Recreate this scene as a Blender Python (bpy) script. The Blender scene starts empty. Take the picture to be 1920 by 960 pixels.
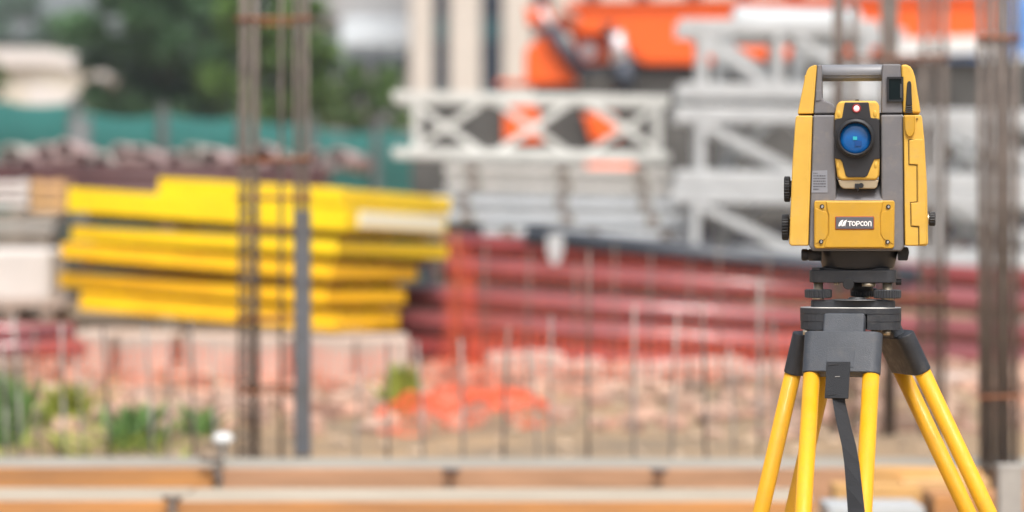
import bpy, bmesh, math, random
import numpy as np
from mathutils import Vector, Matrix, noise

random.seed(7)
rng = np.random.default_rng(7)
scene = bpy.context.scene
col = scene.collection
R = math.radians

# ------------------------------------------------------------------ camera
F = 100.0 / 36.0 * 1920.0      # focal length in photo pixels
ZC = 1.45                      # camera height
HY = 425.0                     # image row of the horizon
D = 4.64                       # distance of the instrument's front
cam_d = bpy.data.cameras.new('camera')
cam_d.lens = 100
cam_d.sensor_width = 36
cam_d.sensor_fit = 'HORIZONTAL'
cam_d.shift_y = (HY - 480.0) / 1920.0
cam_d.clip_start = 0.1
cam_d.clip_end = 2000
cam_d.dof.use_dof = True
cam_d.dof.focus_distance = D + 0.02
cam_d.dof.aperture_fstop = 2.6
cam = bpy.data.objects.new('camera', cam_d)
cam.location = (0, 0, ZC)
cam.rotation_euler = (R(90), 0, 0)
col.objects.link(cam)
scene.camera = cam

# ------------------------------------------------------------------ world, sun, exposure
SUN_EL, SUN_AZ = 58.0, 170.0       # azimuth clockwise from +Y (north)
world = bpy.data.worlds.new('World')
scene.world = world
world.use_nodes = True
wn = world.node_tree.nodes
wl = world.node_tree.links
wn.clear()
sky = wn.new('ShaderNodeTexSky')
sky.sky_type = 'NISHITA'
sky.sun_disc = False
sky.sun_elevation = R(SUN_EL)
sky.sun_rotation = R(SUN_AZ)
sky.air_density = 1.0
sky.dust_density = 6.0
sky.ozone_density = 1.0
hs = wn.new('ShaderNodeHueSaturation')
hs.inputs['Saturation'].default_value = 0.62      # cloud cover
bg = wn.new('ShaderNodeBackground')
bg.inputs['Strength'].default_value = 0.115
wo = wn.new('ShaderNodeOutputWorld')
wl.new(sky.outputs[0], hs.inputs['Color'])
wl.new(hs.outputs[0], bg.inputs['Color'])
wl.new(bg.outputs[0], wo.inputs['Surface'])
sun_d = bpy.data.lights.new('sun', 'SUN')
sun_d.energy = 1.5
sun_d.angle = R(16)
sun_d.color = (1.0, 0.97, 0.93)
sun = bpy.data.objects.new('sun', sun_d)
az = R(SUN_AZ)
sd = Vector((math.sin(az) * math.cos(R(SUN_EL)), math.cos(az) * math.cos(R(SUN_EL)), math.sin(R(SUN_EL))))
sun.rotation_euler = sd.to_track_quat('Z', 'Y').to_euler()
sun.location = (0, 0, 30)
col.objects.link(sun)
vs = scene.view_settings
vs.view_transform = 'Standard'
vs.look = 'None'
vs.gamma = 1
vs.use_curve_mapping = False
vs.exposure = 0.78
scene.render.engine = 'CYCLES'
scene.cycles.use_denoising = True
scene.cycles.max_bounces = 6


# ------------------------------------------------------------------ helpers
def at(px, py, d):
    """point seen at photo pixel px,py at the distance d"""
    return Vector(((px - 960) / F * d, d, ZC - (py - HY) / F * d))


def mat(name, c, rough=0.5, metal=0.0, var=0.0, vscale=6.0, bump=0.0, bscale=60.0, coat=0.0, c2=None,
        stretch=(1, 1, 1), island=0.0, emit=None, spec=0.5, wear=0.0, dust=(0.34, 0.29, 0.22)):
    m = bpy.data.materials.new(name)
    m.use_nodes = True
    nt = m.node_tree
    b = nt.nodes['Principled BSDF']
    b.inputs['Base Color'].default_value = (*c, 1)
    b.inputs['Roughness'].default_value = rough
    b.inputs['Metallic'].default_value = metal
    b.inputs['Coat Weight'].default_value = coat
    b.inputs['Coat Roughness'].default_value = 0.08
    b.inputs['Specular IOR Level'].default_value = spec
    tc = nt.nodes.new('ShaderNodeTexCoord')
    mp = nt.nodes.new('ShaderNodeMapping')
    mp.inputs['Scale'].default_value = stretch
    nt.links.new(tc.outputs['Object'], mp.inputs['Vector'])
    out = None
    if var > 0 or c2 is not None:
        n = nt.nodes.new('ShaderNodeTexNoise')
        n.inputs['Scale'].default_value = vscale
        n.inputs['Detail'].default_value = 6
        n.inputs['Roughness'].default_value = 0.65
        nt.links.new(mp.outputs[0], n.inputs['Vector'])
        r = nt.nodes.new('ShaderNodeValToRGB')
        r.color_ramp.elements[0].position = 0.32
        r.color_ramp.elements[1].position = 0.68
        d = c2 if c2 is not None else tuple(x * (1 - var) for x in c)
        r.color_ramp.elements[0].color = (*d, 1)
        r.color_ramp.elements[1].color = (*[min(1, x * (1 + var * 0.6)) for x in c], 1)
        nt.links.new(n.outputs['Fac'], r.inputs['Fac'])
        out = r.outputs['Color']
    if island > 0:
        g = nt.nodes.new('ShaderNodeNewGeometry')
        h = nt.nodes.new('ShaderNodeHueSaturation')
        if out is not None:
            nt.links.new(out, h.inputs['Color'])
        else:
            h.inputs['Color'].default_value = (*c, 1)
        mr = nt.nodes.new('ShaderNodeMapRange')
        mr.inputs['To Min'].default_value = 1 - island
        mr.inputs['To Max'].default_value = 1 + island
        nt.links.new(g.outputs['Random Per Island'], mr.inputs['Value'])
        nt.links.new(mr.outputs[0], h.inputs['Value'])
        out = h.outputs['Color']
    if wear > 0:
        n3 = nt.nodes.new('ShaderNodeTexNoise')
        n3.inputs['Scale'].default_value = 38
        n3.inputs['Detail'].default_value = 9
        n3.inputs['Roughness'].default_value = 0.75
        nt.links.new(tc.outputs['Object'], n3.inputs['Vector'])
        m3 = nt.nodes.new('ShaderNodeMapRange')
        m3.inputs['From Min'].default_value = 0.52
        m3.inputs['From Max'].default_value = 0.72
        m3.inputs['To Max'].default_value = wear
        nt.links.new(n3.outputs['Fac'], m3.inputs['Value'])
        mx = nt.nodes.new('ShaderNodeMix')
        mx.data_type = 'RGBA'
        nt.links.new(m3.outputs[0], mx.inputs['Factor'])
        if out is not None:
            nt.links.new(out, mx.inputs['A'])
        else:
            mx.inputs['A'].default_value = (*c, 1)
        mx.inputs['B'].default_value = (*dust, 1)
        out = mx.outputs['Result']
        m4 = nt.nodes.new('ShaderNodeMapRange')
        m4.inputs['From Min'].default_value = 0.35
        m4.inputs['From Max'].default_value = 0.7
        m4.inputs['To Min'].default_value = max(0.05, rough - 0.12)
        m4.inputs['To Max'].default_value = min(1, rough + 0.2)
        nt.links.new(n3.outputs['Fac'], m4.inputs['Value'])
        nt.links.new(m4.outputs[0], b.inputs['Roughness'])
    if out is not None:
        nt.links.new(out, b.inputs['Base Color'])
    if bump > 0:
        n2 = nt.nodes.new('ShaderNodeTexNoise')
        n2.inputs['Scale'].default_value = bscale
        n2.inputs['Detail'].default_value = 4
        nt.links.new(mp.outputs[0], n2.inputs['Vector'])
        bp = nt.nodes.new('ShaderNodeBump')
        bp.inputs['Strength'].default_value = bump
        bp.inputs['Distance'].default_value = 0.01
        nt.links.new(n2.outputs['Fac'], bp.inputs['Height'])
        nt.links.new(bp.outputs[0], b.inputs['Normal'])
    if emit:
        b.inputs['Emission Color'].default_value = (*emit[0], 1)
        b.inputs['Emission Strength'].default_value = emit[1]
    return m


class MB:
    """collects shapes in world coordinates; build() links them as one mesh"""
    def __init__(s):
        s.v, s.f, s.sm = [], [], []

    def add(s, vs, fs, smooth=False):
        o = len(s.v)
        s.v += [Vector(x) for x in vs]
        s.f += [tuple(i + o for i in f) for f in fs]
        s.sm += [smooth] * len(fs)
        return s

    def box(s, c, size, rot=None):
        c = Vector(c)
        h = Vector(size) / 2
        P = [Vector((x * h.x, y * h.y, z * h.z)) for x in (-1, 1) for y in (-1, 1) for z in (-1, 1)]
        if rot is not None:
            P = [rot @ p for p in P]
        s.add([c + p for p in P], [(0, 1, 3, 2), (4, 6, 7, 5), (0, 4, 5, 1), (2, 3, 7, 6), (0, 2, 6, 4), (1, 5, 7, 3)])
        return s

    def bar(s, a, b, w, h, up=(0, 0, 1)):
        a, b = Vector(a), Vector(b)
        t = (b - a)
        L = t.length
        t.normalize()
        u = Vector(up)
        if abs(t.dot(u)) > 0.98:
            u = Vector((0, 1, 0))
        x = t.cross(u).normalized()
        z = x.cross(t).normalized()
        s.box((a + b) / 2, (w, L, h), Matrix((x, t, z)).transposed())
        return s

    def tube(s, a, b, r, r2=None, n=14, caps=True, smooth=True):
        a, b = Vector(a), Vector(b)
        r2 = r if r2 is None else r2
        t = (b - a).normalized()
        u = Vector((0, 0, 1)) if abs(t.z) < 0.9 else Vector((1, 0, 0))
        x = t.cross(u).normalized()
        y = x.cross(t).normalized()
        P = []
        for p, q in ((a, r), (b, r2)):
            for i in range(n):
                A = 2 * math.pi * i / n
                P.append(p + x * math.cos(A) * q + y * math.sin(A) * q)
        s.add(P, [(i, i + n, (i + 1) % n + n, (i + 1) % n) for i in range(n)], smooth)
        if caps:
            s.add(P[:n], [tuple(range(n))])
            s.add(P[n:], [tuple(reversed(range(n)))])
        return s

    def path(s, pts, r, n=10):
        for i in range(len(pts) - 1):
            s.tube(pts[i], pts[i + 1], r, n=n)
        return s

    def lathe(s, o, axis, prof, n=40, smooth=True):
        """prof: (radius, along-axis) list"""
        o = Vector(o)
        t = Vector(axis).normalized()
        u = Vector((0, 0, 1)) if abs(t.z) < 0.9 else Vector((0, 1, 0))
        x = t.cross(u).normalized()
        y = x.cross(t).normalized()
        P = []
        for r, h in prof:
            for i in range(n):
                A = 2 * math.pi * i / n
                P.append(o + t * h + (x * math.cos(A) + y * math.sin(A)) * r)
        fs = []
        for k in range(len(prof) - 1):
            for i in range(n):
                j = (i + 1) % n
                fs.append((k * n + i, (k + 1) * n + i, (k + 1) * n + j, k * n + j))
        s.add(P, fs, smooth)
        if prof[0][0] > 1e-6:
            s.add(P[:n], [tuple(range(n))])
        if prof[-1][0] > 1e-6:
            s.add(P[-n:], [tuple(reversed(range(n)))])
        return s

    def prism(s, poly, y0, y1):
        """poly of (x,z), extruded along y"""
        n = len(poly)
        A = sum(poly[i][0] * poly[(i + 1) % n][1] - poly[(i + 1) % n][0] * poly[i][1] for i in range(n))
        if A < 0:
            poly = poly[::-1]
        s.add([(x, y0, z) for x, z in poly] + [(x, y1, z) for x, z in poly],
              [tuple(range(n)), tuple(reversed(range(n, 2 * n)))] +
              [(i, i + n, (i + 1) % n + n, (i + 1) % n) for i in range(n)])
        return s

    def prismz(s, poly, z0, z1):
        """poly of (x,y), extruded along z"""
        n = len(poly)
        A = sum(poly[i][0] * poly[(i + 1) % n][1] - poly[(i + 1) % n][0] * poly[i][1] for i in range(n))
        if A < 0:
            poly = poly[::-1]
        s.add([(x, y, z0) for x, y in poly] + [(x, y, z1) for x, y in poly],
              [tuple(reversed(range(n))), tuple(range(n, 2 * n))] +
              [(i, (i + 1) % n, (i + 1) % n + n, i + n) for i in range(n)])
        return s

    def build(s, name, m, parent=None, origin=None, bevel=0.0, seg=3, xf=None):
        o0 = Vector((0, 0, 0))
        if parent is not None:
            o0 = parent['_o'] if '_o' in parent else Vector((0, 0, 0))
            o0 = Vector(o0)
        if origin is not None:
            o0 = Vector(origin)
        V = [(xf @ p if xf is not None else p) - o0 for p in s.v]
        me = bpy.data.meshes.new(name)
        me.from_pydata([tuple(p) for p in V], [], s.f)
        me.polygons.foreach_set('use_smooth', s.sm)
        bmx = bmesh.new()
        bmx.from_mesh(me)
        bmesh.ops.remove_doubles(bmx, verts=bmx.verts, dist=1e-6)
        bmesh.ops.recalc_face_normals(bmx, faces=bmx.faces)
        bmx.to_mesh(me)
        bmx.free()
        me.materials.append(m)
        ob = bpy.data.objects.new(name, me)
        col.objects.link(ob)
        if parent is not None:
            ob.parent = parent
            # sub-parts keep the coordinate frame of the thing
            ob['_o'] = tuple(o0)
        else:
            ob.location = o0
            ob['_o'] = tuple(o0)
        if bevel > 0:
            md = ob.modifiers.new('bevel', 'BEVEL')
            md.width = bevel
            md.segments = seg
            md.limit_method = 'ANGLE'
            md.angle_limit = R(35)
            md.harden_normals = True
            for p in me.polygons:
                p.use_smooth = True
        return ob


def thing(name, label, cat, loc, group=None):
    o = bpy.data.objects.new(name, None)
    o.empty_display_size = 0.1
    o.location = loc
    o['_o'] = tuple(loc)
    col.objects.link(o)
    return tag(o, label, cat, group)


def tag(o, label=None, cat=None, group=None, kind=None):
    if label: o['label'] = label
    if cat: o['category'] = cat
    if group: o['group'] = group
    if kind: o['kind'] = kind
    return o


def copy_tree(o, parent=None):
    c = o.copy()
    col.objects.link(c)
    if parent is not None:
        c.parent = parent
    for ch in list(o.children):
        copy_tree(ch, c)
    return c


ORD = ['first', 'second', 'third', 'fourth', 'fifth', 'sixth', 'seventh', 'eighth', 'ninth', 'tenth', 'eleventh',
       'twelfth', 'thirteenth', 'fourteenth', 'fifteenth', 'sixteenth', 'seventeenth', 'eighteenth', 'nineteenth',
       'twentieth', 'twenty-first', 'twenty-second', 'twenty-third', 'twenty-fourth', 'twenty-fifth',
       'twenty-sixth', 'twenty-seventh', 'twenty-eighth']

# ------------------------------------------------------------------ materials
M = {}
M['dirt'] = mat('dirt', (0.38, 0.255, 0.14), 0.9, c2=(0.17, 0.135, 0.095), vscale=2.6, bump=0.6, bscale=14)
M['brickbat'] = mat('brickbat', (0.46, 0.25, 0.18), 0.85, c2=(0.50, 0.38, 0.30), vscale=3, island=0.4)
M['rubble'] = mat('rubble', (0.40, 0.30, 0.21), 0.85, var=0.3, vscale=8, island=0.35)
M['inst_yellow'] = mat('instrument_yellow', (0.66, 0.395, 0.058), 0.5, bump=0.12, bscale=1400, var=0.07, vscale=40, wear=0.30, dust=(0.42, 0.33, 0.18))
M['inst_grey'] = mat('instrument_grey', (0.158, 0.156, 0.166), 0.55, bump=0.12, bscale=1400, var=0.10, vscale=25, wear=0.30)
M['inst_dark'] = mat('instrument_charcoal', (0.020, 0.020, 0.023), 0.45, bump=0.06, bscale=900, var=0.1, vscale=25)
M['inst_plate'] = mat('instrument_plate_ochre', (0.54, 0.300, 0.024), 0.4, bump=0.08, bscale=1400, var=0.06, vscale=25, wear=0.28, dust=(0.36, 0.26, 0.10))
M['handle'] = mat('handle_grey', (0.20, 0.205, 0.22), 0.4, bump=0.05, bscale=900)
M['inst_cream'] = mat('instrument_cream', (0.36, 0.29, 0.19), 0.45)
M['rubber'] = mat('black_rubber', (0.012, 0.013, 0.016), 0.5)
M['gap'] = mat('dark_seal', (0.05, 0.028, 0.006), 0.8)
M['screw'] = mat('screw_steel', (0.55, 0.53, 0.5), 0.3, metal=0.9)
M['lens'] = mat('lens_blue', (0.002, 0.11, 0.38), 0.2, coat=0.25, var=0.25, vscale=30)
M['prism'] = mat('lens_prism_teal', (0.03, 0.42, 0.50), 0.3)
M['prism2'] = mat('lens_sensor_navy', (0.003, 0.06, 0.24), 0.3)
M['dglass'] = mat('dark_glass', (0.004, 0.010, 0.012), 0.15, spec=0.25)
M['laser'] = mat('pointer_light', (1, 0.5, 0.5), 0.3, emit=((1.0, 0.42, 0.42), 0.55))
M['laser_ring'] = mat('pointer_bezel_red', (0.25, 0.02, 0.02), 0.3)
M['logo_grey'] = mat('logo_plate_grey', (0.10, 0.10, 0.115), 0.4)
M['logo_rim'] = mat('logo_rim_rust', (0.35, 0.07, 0.012), 0.5)
M['logo_white'] = mat('logo_white', (0.9, 0.9, 0.88), 0.4)
M['label_grey'] = mat('sticker_grey', (0.24, 0.25, 0.28), 0.4)
M['label_ink'] = mat('sticker_ink', (0.05, 0.05, 0.06), 0.6)
M['trib'] = mat('tribrach_charcoal', (0.032, 0.035, 0.041), 0.45, bump=0.1, bscale=700, var=0.12, vscale=30, wear=0.30, dust=(0.12, 0.115, 0.11))
M['head'] = mat('tripod_head_charcoal', (0.028, 0.031, 0.037), 0.5, bump=0.14, bscale=500, var=0.25, vscale=30, wear=0.35, dust=(0.13, 0.12, 0.11))
M['bracket'] = mat('bracket_slate', (0.052, 0.060, 0.073), 0.5, bump=0.16, bscale=600, var=0.12, vscale=30, wear=0.35, dust=(0.15, 0.145, 0.14))
M['alloy'] = mat('worn_alloy', (0.62, 0.62, 0.60), 0.35, metal=0.6)
M['spring'] = mat('spring_plate_grey', (0.16, 0.165, 0.17), 0.45, metal=0.4)
M['brass'] = mat('dull_brass', (0.55, 0.48, 0.36), 0.35, metal=0.8)
M['rail'] = mat('tripod_yellow', (0.78, 0.385, 0.006), 0.55, var=0.14, vscale=14, stretch=(1, 1, 0.25), bump=0.08, bscale=200, coat=0.08, wear=0.38, dust=(0.50, 0.30, 0.07))
M['strap'] = mat('strap_webbing', (0.019, 0.021, 0.025), 0.85, bump=0.3, bscale=700)
M['wood_orange'] = mat('form_timber_orange', (0.56, 0.26, 0.08), 0.7, c2=(0.34, 0.17, 0.075), vscale=2.2, stretch=(1, 5, 9), bump=0.2, bscale=20)
M['wood_pink'] = mat('form_timber_pink', (0.54, 0.30, 0.17), 0.7, c2=(0.36, 0.20, 0.11), vscale=2.2, stretch=(1, 5, 9), bump=0.2, bscale=20)
M['wood_pale'] = mat('form_board_pale', (0.48, 0.42, 0.33), 0.75, c2=(0.34, 0.29, 0.22), vscale=2.2, stretch=(1, 4, 6), bump=0.2, bscale=20)
M['wood_grey'] = mat('form_board_grey', (0.38, 0.36, 0.31), 0.75, c2=(0.25, 0.23, 0.19), vscale=2.2, stretch=(1, 4, 6), bump=0.2, bscale=20)
M['wood_tan'] = mat('lumber_tan', (0.62, 0.36, 0.13), 0.7, var=0.3, vscale=3, stretch=(1, 10, 10))
M['rebar'] = mat('rebar_grey_brown', (0.165, 0.135, 0.115), 0.6, metal=0.2, var=0.4, vscale=9)
M['rebar_pale'] = mat('rebar_pale_grey', (0.30, 0.28, 0.255), 0.6, metal=0.2, var=0.4, vscale=9)
M['rust'] = mat('rusty_tie', (0.27, 0.10, 0.045), 0.8, var=0.4, vscale=20)
M['steel_blue'] = mat('steel_post_blue_grey', (0.15, 0.165, 0.19), 0.45, metal=0.3, c2=(0.10, 0.095, 0.09), vscale=5)
M['yellow'] = mat('formwork_yellow', (0.95, 0.68, 0.003), 0.40, c2=(0.84, 0.57, 0.006), vscale=3.5)
M['amber'] = mat('formwork_amber', (0.93, 0.55, 0.003), 0.40, c2=(0.80, 0.43, 0.004), vscale=3.5)
M['painted_glare'] = mat('glare_cream', (0.95, 0.93, 0.70), 0.35)
M['maroon'] = mat('pipe_maroon', (0.26, 0.072, 0.076), 0.33, var=0.25, vscale=4, coat=0.6)
M['maroon_deep'] = mat('pipe_deep_maroon', (0.24, 0.045, 0.045), 0.35, var=0.3, vscale=5, coat=0.2)
M['batten_gap_shade'] = mat('batten_shade_brown', (0.28, 0.115, 0.025), 0.75, var=0.4, vscale=6)
M['ply_gap_shade'] = mat('panel_plywood_gap_shade', (0.10, 0.065, 0.03), 0.7, var=0.3, vscale=5)  # plywood skin darkened to paint shade into the gaps between panels
M['roll_white'] = mat('roll_white', (0.46, 0.49, 0.50), 0.45, var=0.06, vscale=5)
M['pipe_dark'] = mat('pipe_dark_slate', (0.05, 0.06, 0.075), 0.4, var=0.2, vscale=4)
M['pipe_pink'] = mat('pipe_dusty_pink', (0.46, 0.34, 0.33), 0.7, var=0.35, vscale=6)
M['pipe_brown'] = mat('pipe_dark_maroon', (0.10, 0.045, 0.045), 0.6, var=0.35, vscale=6)
M['net'] = mat('net_orange', (0.90, 0.13, 0.04), 0.55)
M['block'] = mat('block_pale_pink', (0.50, 0.40, 0.34), 0.8, var=0.25, vscale=5, bump=0.3, bscale=30)
M['white_dust'] = mat('sheet_dusty_white', (0.64, 0.60, 0.57), 0.6, var=0.1, vscale=5)
M['truss'] = mat('truss_light_grey', (0.62, 0.63, 0.60), 0.45, metal=0.1, var=0.14, vscale=5)
M['truss_cool'] = mat('truss_cool_grey', (0.50, 0.525, 0.535), 0.45, metal=0.1, var=0.14, vscale=5)
M['plank_alu'] = mat('plank_aluminium', (0.58, 0.62, 0.65), 0.4, metal=0.25, var=0.12, vscale=5)
M['plank_warm'] = mat('plank_warm_grey', (0.60, 0.59, 0.56), 0.5, metal=0.1, var=0.12, vscale=5)
M['crane'] = mat('crane_orange', (0.88, 0.125, 0.010), 0.42, var=0.08, vscale=2, coat=0.2)
M['crane_dark'] = mat('crane_dark', (0.03, 0.032, 0.04), 0.5)
M['deck_grey'] = mat('crane_deck_grey', (0.075, 0.074, 0.07), 0.6, var=0.5, vscale=2.5)
M['navy'] = mat('cylinder_navy', (0.04, 0.055, 0.08), 0.4)
M['chrome'] = mat('cylinder_rod_pale', (0.72, 0.70, 0.74), 0.3, metal=0.3)
M['white'] = mat('white_paint', (0.72, 0.74, 0.74), 0.45)
M['bluewhite'] = mat('white_cool', (0.74, 0.82, 0.88), 0.4)
M['blue'] = mat('blue_paint', (0.12, 0.28, 0.62), 0.45)
M['cream'] = mat('facade_cream', (0.56, 0.51, 0.45), 0.8, var=0.06, vscale=0.6)
M['cream_house'] = mat('house_cream', (0.60, 0.55, 0.46), 0.8, var=0.06, vscale=0.6)
M['win'] = mat('window_glass_dark', (0.018, 0.028, 0.045), 0.3, spec=0.2)
M['win_teal'] = mat('window_glass_teal', (0.03, 0.085, 0.10), 0.3, spec=0.2)
M['roof_grey'] = mat('roof_grey', (0.36, 0.36, 0.36), 0.7)
M['fence'] = mat('hoarding_teal', (0.030, 0.165, 0.145), 0.65, var=0.10, vscale=0.9)
M['post_grey'] = mat('fence_post_grey', (0.11, 0.12, 0.12), 0.6)
M['bark'] = mat('bark', (0.10, 0.075, 0.05), 0.9)
M['leaf_dark'] = mat('leaf_dark', (0.066, 0.145, 0.055), 0.6, var=0.5, vscale=0.35, island=0.45, spec=0.3)
M['leaf_light'] = mat('leaf_light', (0.12, 0.22, 0.045), 0.6, var=0.4, vscale=0.35, island=0.45, spec=0.3)
M['leaf_olive'] = mat('leaf_olive', (0.10, 0.155, 0.05), 0.6, var=0.4, vscale=0.35, island=0.4, spec=0.3)
M['leaf_far_haze'] = mat('leaf_far_haze', (0.13, 0.21, 0.15), 0.7, var=0.3, vscale=0.3, island=0.35, spec=0.3)  # pale cool tint puts distance haze into the leaf colour
M['weed'] = mat('weed_green', (0.13, 0.24, 0.07), 0.6, island=0.4, spec=0.3)
M['weed_y'] = mat('weed_yellow_green', (0.26, 0.30, 0.05), 0.6, island=0.3, spec=0.3)
M['crate_tan'] = mat('crate_tan', (0.62, 0.38, 0.17), 0.7, var=0.2, vscale=5)
M['grey_brown'] = mat('bundle_grey_brown', (0.25, 0.21, 0.17), 0.7, var=0.4, vscale=7)
M['concrete'] = mat('concrete_grey', (0.36, 0.34, 0.31), 0.85, var=0.2, vscale=8, bump=0.2, bscale=40)
M['asphalt'] = mat('haul_road', (0.30, 0.26, 0.21), 0.9, var=0.2, vscale=1)


hm = bpy.data.materials.new('haze')
hm.use_nodes = True
hm.node_tree.nodes.clear()
_ho = hm.node_tree.nodes.new('ShaderNodeOutputMaterial')
_hv = hm.node_tree.nodes.new('ShaderNodeVolumePrincipled')
_hv.inputs['Color'].default_value = (0.86, 0.92, 1.0, 1)
_hv.inputs['Density'].default_value = 0.0007
hm.node_tree.links.new(_hv.outputs[0], _ho.inputs['Volume'])
M['haze'] = hm

# ================================================================== SETTING: ground
def ground_z(x, y):
    if y < 8.86:
        b = 0.0
    elif y < 8.94:
        b = 0.55 * (y - 8.86) / 0.08
    elif y < 13:
        b = 0.55 + 0.20 * (y - 8.94) / 4.06
    else:
        b = 0.75
    a = 0.012 if y < 8.9 else (0.035 if y < 40 else 0.12)
    return b + a * noise.noise(Vector((x * 1.1, y * 1.1, 0.3))) + 0.4 * a * noise.noise(Vector((x * 4, y * 4, 2.3)))


xs = sorted(set([-700, -300, -120, -60, -35, -20, -12, -8] + [round(-6 + i * 0.16, 3) for i in range(76)] + [7, 9, 12, 20, 35, 60, 120, 300, 700]))
ys = sorted(set([-300, -60, -20, -6, 0, 2] + [round(3 + i * 0.22, 3) for i in range(27)] + [8.86, 8.9, 8.94] +
                [round(9.1 + i * 0.14, 3) for i in range(50)] + [16.5, 17, 18, 19, 20, 22, 24, 26, 28, 30, 33, 36, 40, 50, 70, 100, 160, 300, 600, 1200]))
gv = [(x, y, ground_z(x, y)) for y in ys for x in xs]
nx = len(xs)
gf = [(j * nx + i, j * nx + i + 1, (j + 1) * nx + i + 1, (j + 1) * nx + i) for j in range(len(ys) - 1) for i in range(nx - 1)]
g = MB().add(gv, gf, True).build('ground', M['dirt'])
tag(g, 'tan bare earth of the building site', kind='structure')

# loose stones nobody could count
mb = MB()
for i in range(1500):
    x = rng.uniform(-3.2, 3.4)
    y = 9.7 + 5.2 * rng.random() ** 1.2
    r = 0.008 + 0.026 * rng.random() ** 2.5
    z = ground_z(x, y)
    P = []
    for (a, b, c) in ((1, 0, 0), (-1, 0, 0), (0, 1, 0), (0, -1, 0), (0, 0, 1), (0, 0, -1)):
        k = r * rng.uniform(0.7, 1.35)
        P.append((x + a * k + rng.normal() * r * 0.15, y + b * k, z + c * k * 0.8 + 0.2 * r))
    mb.add(P, [(0, 2, 4), (2, 1, 4), (1, 3, 4), (3, 0, 4), (2, 0, 5), (1, 2, 5), (3, 1, 5), (0, 3, 5)])
tag(mb.build('rubble', M['rubble']), 'loose tan stones strewn over the earth behind the timber forms', kind='stuff')


mb = MB()
for i in range(900):
    x = rng.uniform(-2.4, 2.9)
    y = 10.9 + 3.1 * rng.random() ** 0.8
    z = ground_z(x, y)
    sz = (rng.uniform(0.03, 0.12), rng.uniform(0.03, 0.1), rng.uniform(0.02, 0.06))
    rt = Matrix.Rotation(rng.uniform(0, 3.1), 3, 'Z') @ Matrix.Rotation(rng.uniform(-0.4, 0.4), 3, 'X')
    mb.box((x, y, z + sz[2] * 0.4), sz, rt)
tag(mb.build('broken_bricks', M['brickbat']), 'broken pinkish bricks strewn before the pipes and the yellow panels', kind='stuff')

# ================================================================== INSTRUMENT
YF = D


def q(px, py):
    p = at(px, py, D)
    return (p.x, p.z)


def poly(pts):
    return [q(*p) for p in pts]


PX = D / F            # metres per photo pixel at the instrument
st_o = at(1609, 503, D) + Vector((0, 0.085, 0))
st = thing('total_station', 'yellow and grey surveying total station with blue lens on tripod', 'total station', st_o)

# grey yoke with a slot for the telescope
yoke = MB().prism(poly([(1517, 462), (1525, 215), (1566, 215), (1568, 372), (1652, 372), (1651, 215), (1692, 215), (1695, 462),
                        (1689, 471), (1524, 471)]), YF + 0.004, YF + 0.165).build('yoke', M['inst_grey'], st, bevel=0.0035)
# sloped cradle floor under the telescope
MB().add([(*q(1568.5, 373)[:1], YF + 0.006, q(0, 373)[1]), (q(1651.5, 0)[0], YF + 0.006, q(0, 373)[1]),
          (q(1651.5, 0)[0], YF + 0.045, q(0, 335)[1]), (q(1568.5, 0)[0], YF + 0.045, q(0, 335)[1]),
          (q(1568.5, 0)[0], YF + 0.045, q(0, 373)[1]), (q(1651.5, 0)[0], YF + 0.045, q(0, 373)[1])],
         [(0, 1, 2, 3), (4, 5, 1, 0), (3, 2, 5, 4), (0, 3, 4), (1, 5, 2)]).build('cradle', M['inst_grey'], yoke)
# yellow side covers
cvl = MB().prism(poly([(1480, 457), (1484, 461), (1516, 461), (1524, 216), (1494, 216), (1492, 222), (1486, 308)]),
                 YF + 0.001, YF + 0.16).build('side_cover', M['inst_yellow'], st, bevel=0.0045, seg=4)
cvr = MB().prism(poly([(1693, 216), (1726, 216), (1728, 222), (1732, 262), (1737, 350), (1739, 457), (1735, 461), (1696, 461)]),
                 YF + 0.001, YF + 0.16).build('side_cover', M['inst_yellow'], st, bevel=0.0045, seg=4)
# battery door on the right cover, stepped hinge outline
door = [(1718, 262), (1702.5, 262.5), (1703, 309), (1718, 310), (1718.5, 378.5), (1706, 379.5), (1707, 424), (1721, 425.5), (1721.5, 460)]
mb = MB()
for a, b in zip(door[:-1], door[1:]):
    A, B = q(*a), q(*b)
    mb.bar((A[0], YF + 0.0011, A[1]), (B[0], YF + 0.0011, B[1]), 0.0011, 0.0011, up=(0, 1, 0))
mb.build('door_seam', M['gap'], cvr)
MB().prism(poly([(1719.5, 261), (1704, 263.5), (1704.5, 308), (1719.5, 309), (1720, 380), (1707.5, 380.8), (1708.5, 423), (1722.5, 424.5),
                 (1723, 459), (1734, 458), (1736, 455), (1734, 350), (1729, 262)]), YF - 0.0012, YF + 0.006).build('battery_door', M['inst_yellow'], cvr, bevel=0.0012)
# bulge that holds the stylus, and its hole
MB().prism(poly([(1694.5, 216.5), (1714.5, 216.5), (1714.5, 244), (1712, 252), (1707.5, 257.5), (1702.5, 257.5), (1698, 252), (1695.5, 244)]), YF - 0.0045, YF + 0.004).build('stylus_holder', M['inst_plate'], cvr, bevel=0.0038, seg=4)
mb = MB().tube(at(1718.5, 223.5, D) + Vector((0, -0.001, 0)), at(1718.5, 223.5, D) + Vector((0, 0.003, 0)), 0.0014)
mb.build('pin_hole', M['gap'], cvr)
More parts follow.
